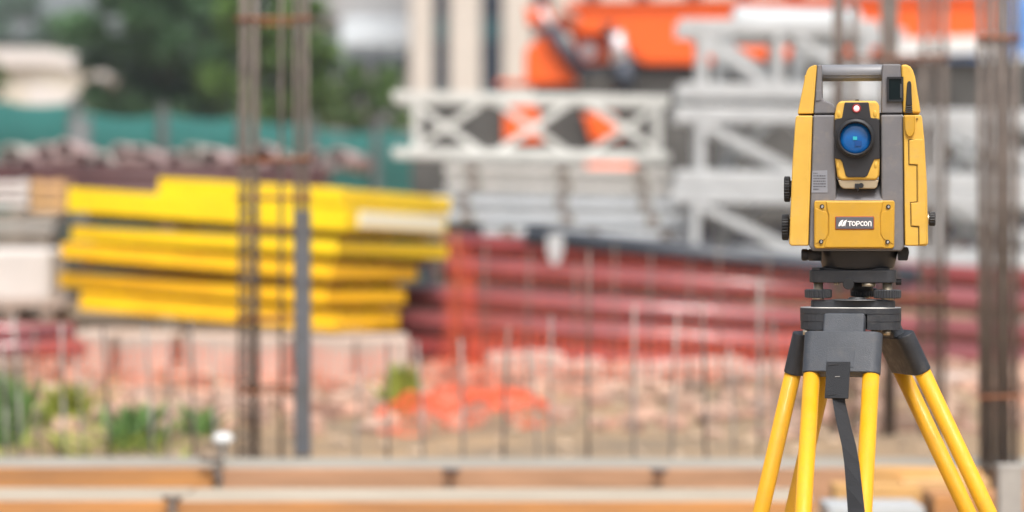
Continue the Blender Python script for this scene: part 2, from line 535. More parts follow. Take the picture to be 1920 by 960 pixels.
# yellow caps of the handle
MB().prism(poly([(1495.5, 212), (1509, 145), (1508, 141), (1511, 139), (1513, 131), (1518, 124), (1527, 120.5), (1532, 120.5), (1525, 212)]),
           YF + 0.014, YF + 0.135).build('handle_cap', M['inst_yellow'], st, bevel=0.004, seg=4)
capr = MB().prism(poly([(1689, 120.5), (1699, 120.5), (1706, 124), (1711, 131), (1715, 143), (1726, 212), (1693, 212)]),
                  YF + 0.014, YF + 0.135).build('handle_cap', M['inst_yellow'], st, bevel=0.004, seg=4)
hl = MB().prism(poly([(1526, 212), (1532.5, 119.5), (1541, 119.5), (1541.5, 168), (1541.5, 180), (1545, 187), (1561, 193), (1566, 199), (1566, 212)]),
                YF + 0.016, YF + 0.133).build('handle_post', M['inst_grey'], st, bevel=0.0025)
MB().prism(poly([(1530, 188), (1531, 169), (1539.5, 168), (1539, 186), (1536, 188)]), YF + 0.0142, YF + 0.018).build('release_button', M['inst_grey'], hl, bevel=0.0007)
hr = MB().prism(poly([(1654, 119.5), (1688.5, 119.5), (1692, 212), (1652, 212)]), YF + 0.016, YF + 0.133).build('handle_post', M['inst_grey'], st, bevel=0.0025)
yh = YF + 0.075
mb = MB()
A, B = at(1539, 132, D), at(1656, 132, D)
A.y = B.y = yh
mb.lathe(A, (1, 0, 0), [(0.0132, 0), (0.0132, 0.003), (0.0138, 0.004), (0.0138, B.x - A.x - 0.004), (0.0132, B.x - A.x)], n=36)
hb = mb.build('handle_bar', M['handle'], st)
mb = MB()
for dz in (-0.004, -0.0085):
    r_ = math.sqrt(0.0138 ** 2 - dz ** 2)
    mb.tube(A + Vector((0.004, -r_, dz)), A + Vector((B.x - A.x - 0.004, -r_, dz)), 0.0007, n=8)
mb.build('grip_rib', M['inst_grey'], hb)
# dark sight window on the right post
fr = MB()
for a, b in (((1663, 145.5), (1693, 145.5)), ((1663, 188.5), (1693, 188.5)), ((1664.5, 144), (1664.5, 190)), ((1691.5, 144), (1691.5, 190))):
    A2, B2 = q(*a), q(*b)
    fr.bar((A2[0], YF + 0.0135, A2[1]), (B2[0], YF + 0.0135, B2[1]), 0.0032, 0.006, up=(0, 1, 0))
fr = fr.build('window_frame', M['rubber'], st)
MB().prism(poly([(1665.5, 147), (1690.5, 147), (1690.5, 187), (1665.5, 187)]), YF + 0.0128, YF + 0.0165).build('window_pane', M['dglass'], fr)
MB().prism(poly([(1688, 157), (1690, 157), (1690, 183), (1688, 183)]), YF + 0.0122, YF + 0.0135).build('window_sensor', M['inst_grey'], fr)
# black stylus
mb = MB().prism(poly([(1700.5, 156), (1702, 152.5), (1704.5, 151.5), (1707, 153), (1708, 158), (1709.5, 198), (1697.5, 198)]), YF + 0.0095, YF + 0.016)
for k in range(4):
    mb.prism(poly([(1697.2 - 0.2 * k, 199 + k * 3.4), (1709.8 + 0.2 * k, 199 + k * 3.4), (1710 + 0.2 * k, 201.6 + k * 3.4), (1697 - 0.2 * k, 201.6 + k * 3.4)]), YF + 0.009, YF + 0.016)
mb.build('stylus', M['rubber'], st, bevel=0.0012)

# telescope
tel = MB().prism(poly([(1574, 190), (1579, 189), (1640, 189), (1645, 191), (1648.5, 199), (1649, 300), (1648.5, 328), (1643, 338), (1576, 338), (1570, 330), (1565.5, 296), (1565, 215), (1569, 197)]),
                 YF - 0.004, YF + 0.150).build('telescope', M['inst_yellow'], st, bevel=0.0045, seg=4)
MB().prism(poly([(1571, 337), (1647.5, 337), (1644, 351), (1640, 354), (1582, 354), (1575, 349)]), YF - 0.001, YF + 0.12).build('lower_housing', M['inst_cream'], tel, bevel=0.003)
MB().prism(poly([(1584, 192), (1628.5, 192), (1632.5, 221), (1648.6, 224), (1649.2, 298), (1639, 299), (1634, 310), (1626.5, 329), (1621, 332.5), (1590, 332.5), (1586, 329),
                 (1579.5, 304), (1576, 299), (1565.2, 297), (1565.2, 224), (1579, 221)]), YF - 0.0062, YF + 0.02).build('front_bezel', M['inst_dark'], tel, bevel=0.0012)
mb = MB().bar(*(lambda a, b: ((a[0], YF - 0.0064, a[1]), (b[0], YF - 0.0064, b[1])))(q(1566, 222.5), q(1648, 222.5)), 0.0006, 0.0006, up=(0, 1, 0))
mb.build('bezel_seam', M['rubber'], tel)
LC = at(1604, 259.5, D)
LC.y = YF - 0.0128
ring = MB().lathe(LC, (0, -1, 0), [(0.0315, -0.0075), (0.0315, 0.004), (0.0300, 0.006), (0.0292, 0.0060), (0.0287, 0.0072), (0.0272, 0.0080), (0.0256, 0.0074), (0.0250, 0.001), (0.0249, -0.0064)], n=64).build('lens_ring', M['rubber'], tel)
lp = [(0.0250 * math.cos(a), -0.0062 + 0.0045 * math.sin(a)) for a in [math.pi / 2 * k / 10 for k in range(11)]]
MB().lathe(LC, (0, -1, 0), lp, n=64).build('objective_lens', M['lens'], tel)
MB().box(LC + Vector((-0.0007, 0.0010, 0)), (0.0068, 0.0012, 0.0056)).build('lens_prism', M['prism'], tel)
MB().box(LC + Vector((0.0045, 0.0016, -0.0085)), (0.0105, 0.0012, 0.0085)).build('lens_sensor', M['prism2'], tel)
GC = at(1606, 203.5, D)
GC.y = YF - 0.0062
MB().lathe(GC, (0, -1, 0), [(0.0074, -0.001), (0.0074, 0.0012), (0.0060, 0.0014), (0.0050, 0.0005)], n=32).build('guide_light_bezel', M['laser_ring'], tel)
MB().lathe(GC, (0, -1, 0), [(0.0050 * math.cos(a), 0.0022 * math.sin(a)) for a in [math.pi / 2 * k / 6 for k in range(7)]], n=24).build('guide_light', M['laser'], tel)
for sx, yy0, yy1 in ((1573, 208, 219), (1640.5, 208, 219), (1572, 305, 318), (1641.5, 303, 316)):
    c = at(sx, (yy0 + yy1) / 2, D)
    c.y = YF - 0.0035
    t_ = MB()
    vv, ff = [], []
    for k in range(6):
        A3 = math.pi / 2 * k / 5
        for i in range(14):
            B3 = 2 * math.pi * i / 14
            vv.append(c + Vector((0.0032 * math.cos(A3) * math.cos(B3), -0.002 * math.sin(A3), 0.0062 * math.cos(A3) * math.sin(B3))))
    for k in range(5):
        for i in range(14):
            ff.append((k * 14 + i, k * 14 + (i + 1) % 14, (k + 1) * 14 + (i + 1) % 14, (k + 1) * 14 + i))
    t_.add(vv, ff, True)
    t_.build('finger_dimple', M['inst_yellow'], tel)
mb = MB()
a = at(1610, 349, D); a.y = YF - 0.003
mb.box(a + Vector((-0.003, 0, 0)), (0.0065, 0.006, 0.0085)).tube(a + Vector((0.004, -0.004, 0.001)), a + Vector((0.004, 0.004, 0.001)), 0.0042).tube(a + Vector((-0.001, 0, -0.003)), a + Vector((-0.001, 0, -0.009)), 0.0018)
mb.build('lock_pin', M['rubber'], tel)
MB().box(at(1607, 188, D) + Vector((0, 0.02, 0)), (0.006, 0.02, 0.0035)).build('sight_notch', M['inst_dark'], tel)
for px in (1566.2, 1650.4):
    c = at(px, 275, D)
    c.y = YF + 0.075
    MB().box(c, (0.0040, 0.10, 0.112)).build('trunnion', M['rubber'], tel)


# front plate with the maker's badge
plate = MB().prism(poly([(1529, 376), (1675, 376), (1677, 380), (1676, 462), (1673, 466), (1530, 466), (1527, 462), (1527, 380)]), YF - 0.0055, YF + 0.006).build('front_plate', M['inst_plate'], st, bevel=0.002)
MB().prism(poly([(1549, 377.5), (1656, 377.5), (1653, 394), (1650, 402), (1650, 440), (1655, 449), (1658, 464.5), (1546, 464.5), (1549, 449), (1554, 440), (1554, 402), (1551, 394)]),
           YF - 0.0085, YF + 0.004).build('raised_panel', M['inst_plate'], plate, bevel=0.0022)
for s_ in ([(1529, 390), (1550, 398), (1553, 404), (1553, 438), (1548, 448), (1529, 458)], [(1675, 390), (1654, 398), (1651, 404), (1651, 438), (1656, 448), (1675, 458)]):
    MB().prism(poly(s_), YF - 0.0068, YF + 0.004).build('corner_web', M['inst_plate'], plate, bevel=0.0009)
for px, py in ((1541.7, 387), (1665, 387.5), (1540, 453), (1663.5, 453.5)):
    c = at(px, py, D); c.y = YF - 0.007
    sc = MB().lathe(c, (0, -1, 0), [(0.0036, -0.002), (0.0036, 0.0012), (0.0027, 0.0014), (0.0024, 0.0002)], n=24).build('screw_socket', M['rubber'], plate)
    MB().lathe(c + Vector((0.0004, 0, -0.0004)), (0, -1, 0), [(0.0021, -0.001), (0.0019, 0.0009), (0.0008, 0.0010), (0.0007, 0.0003)], n=16).build('screw', M['screw'], plate)
MB().prism(poly([(1567.5, 405.5), (1637.5, 405.5), (1639, 407), (1639, 429), (1637.5, 430.5), (1567.5, 430.5), (1566, 429), (1566, 407)]), YF - 0.0098, YF - 0.005).build('badge_rim', M['logo_rim'], plate, bevel=0.0008)
bd = MB().prism(poly([(1568.5, 407), (1636.5, 407), (1637.5, 408), (1637.5, 428), (1636.5, 429), (1568.5, 429), (1567.5, 428), (1567.5, 408)]), YF - 0.0103, YF - 0.006).build('badge', M['logo_grey'], plate, bevel=0.0005)
# emblem: two slanting leaf strokes, then letters built from strokes
mb = MB()
for dx in (0, 7):
    mb.prism(poly([(1572 + dx, 424), (1573.5 + dx, 418), (1577 + dx, 413.5), (1581.5 + dx, 412), (1580 + dx, 416), (1578.5 + dx, 420), (1578 + dx, 424.5), (1575.5 + dx, 422), (1574.5 + dx, 424.5)]), YF - 0.0109 - dx * 0.00002, YF - 0.0100)
mb.build('badge_emblem', M['logo_white'], plate)


def stroke(mb, pts, w):
    k = 0
    pts = [(1590 + (a - 1590) * 0.885, 419.3 + (b - 419.3) * 0.88) for a, b in pts]
    for a, b in zip(pts[:-1], pts[1:]):
        A, B = q(*a), q(*b)
        y_ = YF - 0.0106 - 0.00002 * (k % 9)
        k += 1
        mb.bar((A[0], y_, A[1]), (B[0], y_, B[1]), w, 0.0008, up=(0, 1, 0))
    for p in pts:
        c = q(*p)
        y_ = YF - 0.0108 - 0.00002 * (k % 9) - 0.0003
        k += 1
        mb.tube((c[0], y_, c[1]), (c[0], YF - 0.0101, c[1]), w / 2, n=10, smooth=False)


def arc(cx, cy, rx, ry, a0, a1, n=10):
    return [(cx + rx * math.cos(R(a0 + (a1 - a0) * k / n)), cy - ry * math.sin(R(a0 + (a1 - a0) * k / n))) for k in range(n + 1)]


w = 1.75 * PX
y0, y1 = 414.8, 424.0
letters = {
    'T': [[(1590, y0), (1598, y0)], [(1594, y0), (1594, y1)]],
    'O': [arc(1602.2, 419.3, 3.4, 4.2, 0, 360, 16)],
    'P': [[(1608.4, y1), (1608.4, y0), (1611.5, y0)], arc(1611.3, 417.3, 3.0, 2.9, 90, -90), [(1611.3, 420.2), (1608.4, 420.2)]],
    'C': [arc(1620.2, 419.3, 3.4, 4.2, 55, 305, 14)],
    'O2': [arc(1625.6 + 1.6, 419.3, 3.2, 4.2, 0, 360, 16)],
    'N': [[(1633.2, y1), (1633.2, 417.2)], arc(1635.9, 417.2, 2.7, 2.6, 180, 0), [(1638.6, 417.2), (1638.6, y1)]],
}
for k, ss in letters.items():
    mb = MB()
    for s_ in ss:
        stroke(mb, s_, w)
    mb.build('badge_letter', M['logo_white'], plate)

# small printed sticker on the left column
stk = MB().prism(poly([(1523.5, 320), (1551.5, 319), (1552, 361), (1522, 361)]), YF + 0.0032, YF + 0.006).build('sticker', M['label_grey'], st)
mb = MB()
for r_ in range(7):
    yy = 324.5 + r_ * 5.0
    x0 = 1525.5
    xe = (1533 if r_ == 0 else (1536 if r_ == 6 else 1549))
    while x0 < xe:
        L = random.uniform(1.2, 3.4)
        a, b = q(x0, yy), q(min(x0 + L, xe), yy)
        mb.bar((a[0], YF + 0.0030, a[1]), (b[0], YF + 0.0030, b[1]), 0.0016 * random.uniform(0.7, 1.1), 0.0006, up=(0, 1, 0))
        x0 += L + 0.9
mb.build('sticker_print', M['label_ink'], stk)


def knob(parent, c, axis, r, L, teeth, m, name='knob', base=None):
    mb = MB()
    n = teeth * 4
    t = Vector(axis).normalized()
    u = Vector((0, 0, 1)) if abs(t.z) < 0.9 else Vector((0, 1, 0))
    x = t.cross(u).normalized()
    y = x.cross(t).normalized()
    rings = [(-L / 2, 0.93, 0), (-L / 2 + L * 0.12, 1.0, 1), (L / 2 - L * 0.12, 1.0, 1), (L / 2, 0.90, 0)]
    P = []
    for h, k, tt in rings:
        for i in range(n):
            A = 2 * math.pi * i / n
            rr = r * k * (1 - (0.07 if (i % 4) < 2 and tt else (0.03 if not tt else 0)))
            P.append(Vector(c) + t * h + (x * math.cos(A) + y * math.sin(A)) * rr)
    fs = []
    for k in range(len(rings) - 1):
        for i in range(n):
            j = (i + 1) % n
            fs.append((k * n + i, (k + 1) * n + i, (k + 1) * n + j, k * n + j))
    mb.add(P, fs)
    mb.add(P[:n], [tuple(range(n))])
    mb.add(P[-n:], [tuple(reversed(range(n)))])
    return mb.build(name, m, parent)


kc = at(1475, 353.5, D); kc.y = YF + 0.06
knob(st, kc, (1, 0, 0), 24.5 * PX, 12 * PX, 26, M['rubber'], 'focus_knob')
kc = at(1471.5, 426, D); kc.y = YF + 0.06
knob(st, kc, (1, 0, 0), 25 * PX, 13.5 * PX, 26, M['rubber'], 'tangent_knob')
mb = MB()
for py in (353.5, 426):
    c = at(1478, py, D); c.y = YF + 0.06
    mb.tube(c, c + Vector((0.008, 0, 0)), 0.014, n=24)
mb.build('knob_shaft', M['inst_dark'], st)
kc = at(1748, 410.5, D); kc.y = YF + 0.05
knob(st, kc, (1, 0, 0), 13.2 * PX, 12 * PX, 16, M['rubber'], 'cable_socket_cap')
mb = MB().tube(at(1737, 410.5, D) + Vector((0, 0.05, 0)), at(1744, 410.5, D) + Vector((0, 0.05, 0)), 0.009, n=20)
mb.build('socket_collar', M['brass'], st)
# clamps hanging under the body
a = at(1502, 478.5, D); b = at(1540, 478.5, D)
a.y = b.y = YF + 0.045
MB().lathe(a, (1, 0, 0), [(0.0075, 0), (0.0098, 0.002), (0.0098, 0.009), (0.0085, 0.010), (0.0085, 0.012), (0.0098, 0.013), (0.0098, b.x - a.x)], n=28).build('horizontal_clamp', M['rubber'], st)
MB().prism(poly([(1684, 464), (1703, 464), (1705, 474), (1702, 489), (1684, 489)]), YF + 0.05, YF + 0.10).build('foot_block', M['rubber'], st, bevel=0.002)
yc = YF + 0.085
c0 = Vector((at(1609, 0, D).x, yc, 0))
zt, zb = q(0, 470)[1], q(0, 504)[1]
s1 = 1.0
MB().lathe((c0.x, yc, zb), (0, 0, 1), [(0.050, -0.002), (0.0585, 0.0), (0.0600, 0.004), (0.0655, zt - zb - 0.004), (0.0672, zt - zb + 0.001)], n=64).build('base_neck', M['inst_dark'], st)

# ------------------------------------------------------------------ tribrach
tb_o = Vector((at(1600, 0, D).x, yc, q(0, 578)[1]))
tb = thing('tribrach', 'charcoal levelling tribrach with three knurled foot screws under the instrument', 'tribrach', tb_o)
scr = [Vector((at(1534, 0, D).x, yc - 0.032, 0)), Vector((at(1664, 0, D).x, yc - 0.048, 0)), Vector((at(1620, 0, D).x, yc + 0.062, 0))]


def hull3(cs, r, n=14):
    pts = []
    for c in cs:
        for i in range(n * 2):
            A = 2 * math.pi * i / (n * 2)
            pts.append((c.x + r * math.cos(A), c.y + r * math.sin(A)))
    pts = sorted(set((round(a, 6), round(b, 6)) for a, b in pts))

    def half(ps):
        h = []
        for p in ps:
            while len(h) > 1 and (h[-1][0] - h[-2][0]) * (p[1] - h[-2][1]) - (h[-1][1] - h[-2][1]) * (p[0] - h[-2][0]) <= 0:
                h.pop()
            h.append(p)
        return h
    lo, up = half(pts), half(pts[::-1])
    return lo[:-1] + up[:-1]


Zp = lambda py: q(0, py)[1]
up_ = MB().prismz(hull3(scr, 0.0145), Zp(531), Zp(507)).build('upper_plate', M['trib'], tb, bevel=0.002)
MB().prismz(hull3([scr[0].lerp(c0, 0.25), scr[1].lerp(c0, 0.25), scr[2].lerp(c0, 0.25)], 0.016), Zp(508), Zp(502.5)).build('seat_ring', M['rubber'], tb, bevel=0.001)
lowp = MB().prismz(hull3(scr, 0.0125), Zp(577.5), Zp(564.5)).build('base_plate', M['trib'], tb, bevel=0.0015)
for c in scr:
    p = MB().lathe((c.x, c.y, Zp(563)), (0, 0, 1), [(0.010, 0), (0.010, Zp(559) - Zp(563)), (0.0078, Zp(558) - Zp(563)), (0.0078, Zp(530) - Zp(563))], n=24).build('screw_post', M['brass'], tb)
    knob(tb, (c.x, c.y, Zp(552)), (0, 0, 1), 0.0225, 16.5 * PX, 30, M['trib'], 'foot_screw')
MB().lathe((at(1607, 0, D).x, yc - 0.03, Zp(564.5)), (0, 0, 1), [(0.042, 0), (0.042, 0.0012), (0.020, 0.0018), (0.014, 0.0024), (0.014, 0.0045), (0.006, 0.0055)], n=40).build('spring_plate', M['spring'], tb)
MB().tube((at(1591, 0, D).x, yc - 0.062, Zp(533)), (at(1591, 0, D).x, yc - 0.036, Zp(533)), 0.0092, n=24).build('lock_knob', M['rubber'], tb, bevel=0.001)
mb = MB().tube((at(1680, 0, D).x, yc - 0.03, Zp(530)), (at(1690.5, 0, D).x, yc - 0.03, Zp(530)), 0.0052, n=18)
mb.build('plummet_eyepiece', M['rubber'], tb, bevel=0.0008)
mb = MB().tube((at(1629, 0, D).x, yc - 0.045, Zp(531)), (at(1629, 0, D).x, yc - 0.045, Zp(538)), 0.011, n=24)
mb.build('bubble_vial', M['brass'], tb)
mb = MB().tube((at(1617, 0, D).x, yc - 0.005, Zp(531)), (at(1617, 0, D).x, yc - 0.005, Zp(548)), 0.018, n=24)
mb.build('centre_tube', M['rubber'], tb)
mb = MB()
for px in (1566, 1571):
    mb.tube((at(px, 0, D).x, yc - 0.04, Zp(531)), (at(px, 0, D).x, yc - 0.04, Zp(535.5)), 0.002, n=10)
mb.build('adjusting_screw', M['brass'], tb)
MB().box((at(1529, 0, D).x, yc - 0.04, Zp(504.5)), (0.012, 0.01, 0.004)).build('index_mark', M['trib'], tb)

# ------------------------------------------------------------------ tripod
C = Vector((at(1595, 0, D).x, yc, 0))
tp = thing('tripod', 'yellow wooden survey tripod with charcoal head and hanging strap', 'tripod', (C.x, C.y, 0))
leg_az = [R(21), R(147), R(261)]
leg_slope = [0.50, 0.275, 0.36]
dirs = [Vector((math.cos(a), math.sin(a), 0)) for a in leg_az]
hc = [C + d_ * 0.0525 for d_ in dirs]
# widen the front so that the head reads 190 px wide
hp = hull3([C + Vector((0.048, -0.030, 0)), C + Vector((-0.048, -0.030, 0)), C + Vector((0, 0.055, 0))], 0.035)
hd = MB().prismz(hp, Zp(590), Zp(579)).build('head', M['head'], tp, bevel=0.001)
MB().prismz([(C.x + (x - C.x) * 0.995, yc + (y - yc) * 0.995) for x, y in hp], Zp(579.2), Zp(577.4)).build('head_top', M['alloy'], hd, bevel=0.0008)
nx0, nx1 = at(1546, 0, D).x - 0.001, at(1625, 0, D).x + 0.001


def notch(pl, s):
    pl = [(C.x + (x - C.x) * s, yc + (y - yc) * s) for x, y in pl]
    ymin = min(y for x, y in pl)
    out = []
    for x, y in pl:
        if y < yc - 0.03 and nx0 < x < nx1:
            continue
        out.append((x, y))
    out.sort(key=lambda p: math.atan2(p[1] - yc, p[0] - C.x))
    k = next(i for i in range(len(out)) if out[i][0] >= nx1 and out[i][1] < yc - 0.03)
    ins = [(nx0, ymin), (nx0, yc - 0.03), (nx1, yc - 0.03), (nx1, ymin)]
    return out[:k] + ins + out[k:]


MB().prismz(notch(hp, 1.0), Zp(604), Zp(590.2)).build('head_flange', M['head'], hd)
MB().prismz(notch(hp, 0.992), Zp(619.5), Zp(604.6)).build('head_skirt', M['head'], hd)
mb = MB()
for px in (1512, 1640, 1663):
    mb.tube((at(px, 0, D).x, yc - 0.045, Zp(620)), (at(px, 0, D).x, yc - 0.045, Zp(630)), 0.006, n=14)
mb.build('pivot_bolt', M['brass'], hd)
piv_off = [0.076, 0.064, 0.076]
for k in range(3):
    r_ = dirs[k]
    t_ = Vector((-r_.y, r_.x, 0))
    ax = (r_ * leg_slope[k] - Vector((0, 0, 1))).normalized()
    nrm = t_.cross(ax).normalized()
    if nrm.dot(r_) < 0:
        nrm = -nrm
    P0 = C + r_ * piv_off[k]
    P0.z = Zp(626 if k == 2 else 629)
    if k == 2:
        P0.x = at(1582, 0, D).x
    rot = Matrix((t_, nrm, -ax)).transposed()
    rot = Matrix(((t_.x, nrm.x, -ax.x), (t_.y, nrm.y, -ax.y), (t_.z, nrm.z, -ax.z)))
    LB = 0.070
    sec = []
    hw, hr2 = 0.0485, 0.0158
    for ii in range(9):
        A_ = -math.pi / 2 + math.pi * ii / 8
        sec.append((hw + hr2 * math.cos(A_), hr2 * math.sin(A_)))
    for ii in range(9):
        A_ = math.pi / 2 + math.pi * ii / 8
        sec.append((-hw + hr2 * math.cos(A_), hr2 * math.sin(A_)))
    ns = len(sec)
    vv = [P0 + t_ * u_ + nrm * v_ for u_, v_ in sec] + [P0 + t_ * u_ + nrm * v_ + ax * LB for u_, v_ in sec]
    br = MB().add(vv, [tuple(range(ns)), tuple(reversed(range(ns, 2 * ns)))] + [(i_, i_ + ns, (i_ + 1) % ns + ns, (i_ + 1) % ns) for i_ in range(ns)]).build('hinge_bracket', M['bracket'] if k == 2 else M['head'], tp, bevel=0.0022, seg=3)
    tabw = 0.068
    MB().box(P0 - ax * 0.010 - r_ * 0.004, (tabw, 0.022, 0.045), rot).build('hinge_tab', M['bracket'], br, bevel=0.004)
    if k == 2:
        MB().box(P0 + ax * (0.0735 * 0.62) + nrm * 0.0154 - t_ * 0.0, (0.045, 0.002, 0.034), rot).build('strap_recess', M['bracket'], br, bevel=0.0005)
    tops = []
    for sg in (-1, 1):
        a = P0 + ax * (LB - 0.025) + t_ * sg * 0.0485
        Ltot = (a.z - 0.42) / -ax.z
        b = a + ax * Ltot
        # round-shouldered wooden rail
        MB().tube(a, b, 0.0138, n=24).build('rail', M['rail'], br)
        tops.append(b)
    mid = (tops[0] + tops[1]) / 2
    cl = MB().box(mid, (0.125, 0.04, 0.07), rot).build('leg_clamp', M['head'], tp, bevel=0.006)
    Lf = (mid.z - 0.03) / -ax.z
    MB().box(mid + ax * Lf / 2 - ax * 0.15, (0.058, 0.022, Lf + 0.3), rot).build('lower_leg', M['rail'], cl, bevel=0.004)
    e = mid + ax * Lf
    MB().tube(e - ax * 0.06, e + ax * 0.028, 0.026, 0.006, n=16).build('shoe', M['head'], cl)
    if k == 2:
        # strap: sewn tab then thin webbing hanging in a lazy curve
        face = P0 + nrm * 0.0185
        ta = face + ax * 0.054
        ta.x = at(1573, 0, D).x
        tbm = ta + ax * 0.062
        strap = MB().bar(ta, tbm, 0.0385, 0.0035, up=nrm).build('strap', M['strap'], tp, bevel=0.0008)
        cen = [(1573, 744, 24), (1574.5, 754, 24), (1579, 775, 25), (1585, 800, 26), (1592.5, 828, 27), (1598, 860, 28.5), (1602, 900, 30), (1606, 940, 32), (1609, 975, 33), (1611, 1040, 34), (1612, 1150, 33)]
        yb = tbm.y + 0.003
        vv = []
        for i, (px, py, w_) in enumerate(cen):
            yy = yb - 0.40 * max(0.0, (py - 752)) * PX - 0.006 * min(1, i / 3) + 0.002 * math.sin(i * 0.9)
            tw = 0.006 * math.sin(i * 0.55)
            for sx, dy in ((-0.5, 0), (0.5, 0), (0.5, 0.0022), (-0.5, 0.0022)):
                p = at(px - (px - 1573) * 0.02 + sx * w_ * 0.97, py, D)
                vv.append((p.x, yy + dy + sx * tw * 2, p.z))
        ff = []
        for i in range(len(cen) - 1):
            for j in range(4):
                ff.append((i * 4 + j, i * 4 + (j + 1) % 4, (i + 1) * 4 + (j + 1) % 4, (i + 1) * 4 + j))
        ff += [(0, 1, 2, 3), tuple((len(cen) - 1) * 4 + j for j in (3, 2, 1, 0))]
        MB().add(vv, ff).build('webbing', M['strap'], strap)
        for f_ in (0.08, 0.90):
            c = ta.lerp(tbm, f_) + nrm * 0.0020
            MB().bar(c - Vector((0.0165, 0, 0)), c + Vector((0.0165, 0, 0)), 0.0009, 0.0006).build('stitching', M['trib'], strap)
        c = ta.lerp(tbm, 0.42) + nrm * 0.0025
        MB().bar(c - Vector((0.004, 0, 0)), c + Vector((0.004, 0, 0.0004)), 0.001, 0.0008).build('thread_end', M['alloy'], strap)

# ================================================================== TIMBER FORMS
def form(px0, px1, d_front, d_back, ztop, hface, mface, mtop, label, yaw=0.0):
    x0, x1 = (px0 - 960) / F * d_front, (px1 - 960) / F * d_front
    t = thing('timber_form', label, 'formwork', ((x0 + x1) / 2, d_front, ground_z(0, 5)), 'timber forms along the footing')
    L = x1 - x0
    xm = (x0 + x1) / 2
    rot = Matrix.Rotation(yaw, 3, 'Y')
    n = 2
    db = d_front + 0.036
    wd = (d_back - db) / n
    for i in range(n):
        MB().box((xm + 0.01 * i, db + wd * (i + 0.5), ztop - 0.018 - 0.004 * (i % 2)), (L - 0.006 + 0.02 * (i % 2), wd - 0.008, 0.03), rot).build('top_board', mtop, t, bevel=0.002, seg=1)
    zz = ztop
    k = 0
    while zz > 0.02:
        h = min(hface, zz - 0.01)
        MB().box((xm, d_front + 0.016 + 0.003 * (k % 2), zz - h / 2), (L - 0.01, 0.032, h - 0.004), rot if k == 0 else None).build('face_board', mface, t, bevel=0.002, seg=1)
        zz -= h + 0.001
        k += 1
    for s in np.linspace(x0 + 0.25, x1 - 0.25, max(2, int(L / 0.9))):
        MB().box((s, d_front + 0.06, ztop / 2 - 0.03), (0.05, 0.045, ztop - 0.07)).build('stake', mface, t)
    return t


form(-520, 404, 9.0, 9.5, 0.688, 0.16, M['wood_orange'], M['wood_grey'], 'orange-faced timber form at left of the back row, ending at a dark joint')
form(412, 2150, 9.0, 9.5, 0.686, 0.16, M['wood_pink'], M['wood_grey'], 'long pink-faced timber form of the back row behind the tripod')
form(-560, 318, 8.3, 8.8, 0.650, 0.17, M['wood_orange'], M['wood_pale'], 'pale-topped timber form in the front row at lower left')
form(330, 1530, 8.3, 8.8, 0.648, 0.17, M['wood_orange'], M['wood_pale'], 'long pale-topped timber form in the front row at bottom centre')
t = thing('joint_clamp', 'dark metal clamp over the joint of the back timber forms', 'clamp', at(408, 880, 8.98))
MB().box(at(408, 889, 8.975), (0.02, 0.02, 0.06), Matrix.Rotation(R(-18), 3, 'Y')).build('jaw', M['rebar'], t, bevel=0.003)
MB().tube(at(375, 858, 8.97), at(418, 864, 8.97), 0.009).build('handle', M['rebar'], t)
t = thing('joint_clamp', 'dark metal clamp over the joint of the front timber forms', 'clamp', at(322, 945, 8.28))
MB().box(at(323, 948, 8.275), (0.025, 0.02, 0.05)).build('jaw', M['rebar'], t, bevel=0.003)
MB().tube(at(305, 934, 8.27), at(340, 936, 8.27), 0.008).build('handle', M['rebar'], t)
for i, (px, w_) in enumerate(((845, 26), (1235, 20))):
    t = thing('joint_clamp', ['dark lump of a clamp on the back form below the orange net', 'dark clamp on the back form left of the tripod'][i], 'clamp', at(px, 880, 8.98))
    MB().box(at(px, 886, 8.975), (w_ / F * 9, 0.02, 0.016)).build('jaw', M['rust'], t, bevel=0.003)
    MB().tube(at(px - 16, 881, 8.96), at(px + 18, 883, 8.96), 0.005).build('handle', M['pipe_dark'], t)

# short lumber on the right, white board, stake
for i, (px0, px1, py, d_, rz, m, lab) in enumerate((
        (1600, 1835, 893, 8.72, 2, 'wood_tan', 'short tan board, upper of the lumber right of the tripod'),
        (1690, 1850, 918, 8.62, -3, 'crate_tan', 'short amber board, lower of the lumber right of the tripod'),
        (1560, 1720, 925, 8.55, 1, 'wood_tan', 'short tan board lying behind the tripod legs'))):
    a, b = at(px0, py, d_), at(px1, py + rz * 2, d_)
    hgt = 0.060
    o = MB().bar(a, b, 0.12, hgt).build('lumber_board', M[m], None, origin=(a + b) / 2, bevel=0.003, seg=1)
    tag(o, lab, 'board', 'short boards by the tripod')
a, b = at(1545, 975, 8.28), at(1722, 975, 8.28)
o = MB().bar(a, b, 0.25, 0.10).build('painted_board', M['roll_white'], None, origin=(a + b) / 2, bevel=0.003, seg=1)
tag(o, 'white painted board behind the foot of the tripod strap', 'board')
a, b = at(1740, 962, 8.3), at(2100, 962, 8.3)
o = MB().bar(a, b, 0.25, 0.12).build('lumber_board', M['wood_orange'], None, origin=(a + b) / 2, bevel=0.003, seg=1)
tag(o, 'orange board at the lower right corner beside the grey stake', 'board')
# blocking that carries those boards
o = MB()
for xx in (0.95, 1.35, 1.75):
    o.box((xx, 8.5, 0.28), (0.2, 0.42, 0.56))
o = o.build('timber_blocking', M['wood_grey'])
tag(o, 'grey timber blocking under the short boards by the tripod', 'blocking')
a = at(1893, 870, 7.9)
st2 = MB().box((a.x, 7.9, a.z / 2), (0.068, 0.06, a.z)).build('survey_stake', M['concrete'], None, origin=(a.x, 7.9, 0), bevel=0.004)
tag(st2, 'weathered grey stake standing at the lower right corner', 'stake')


# ================================================================== REBAR
def ribbed(mb, a, b, r, n=8):
    mb.tube(a, b, r, n=n)
    return mb


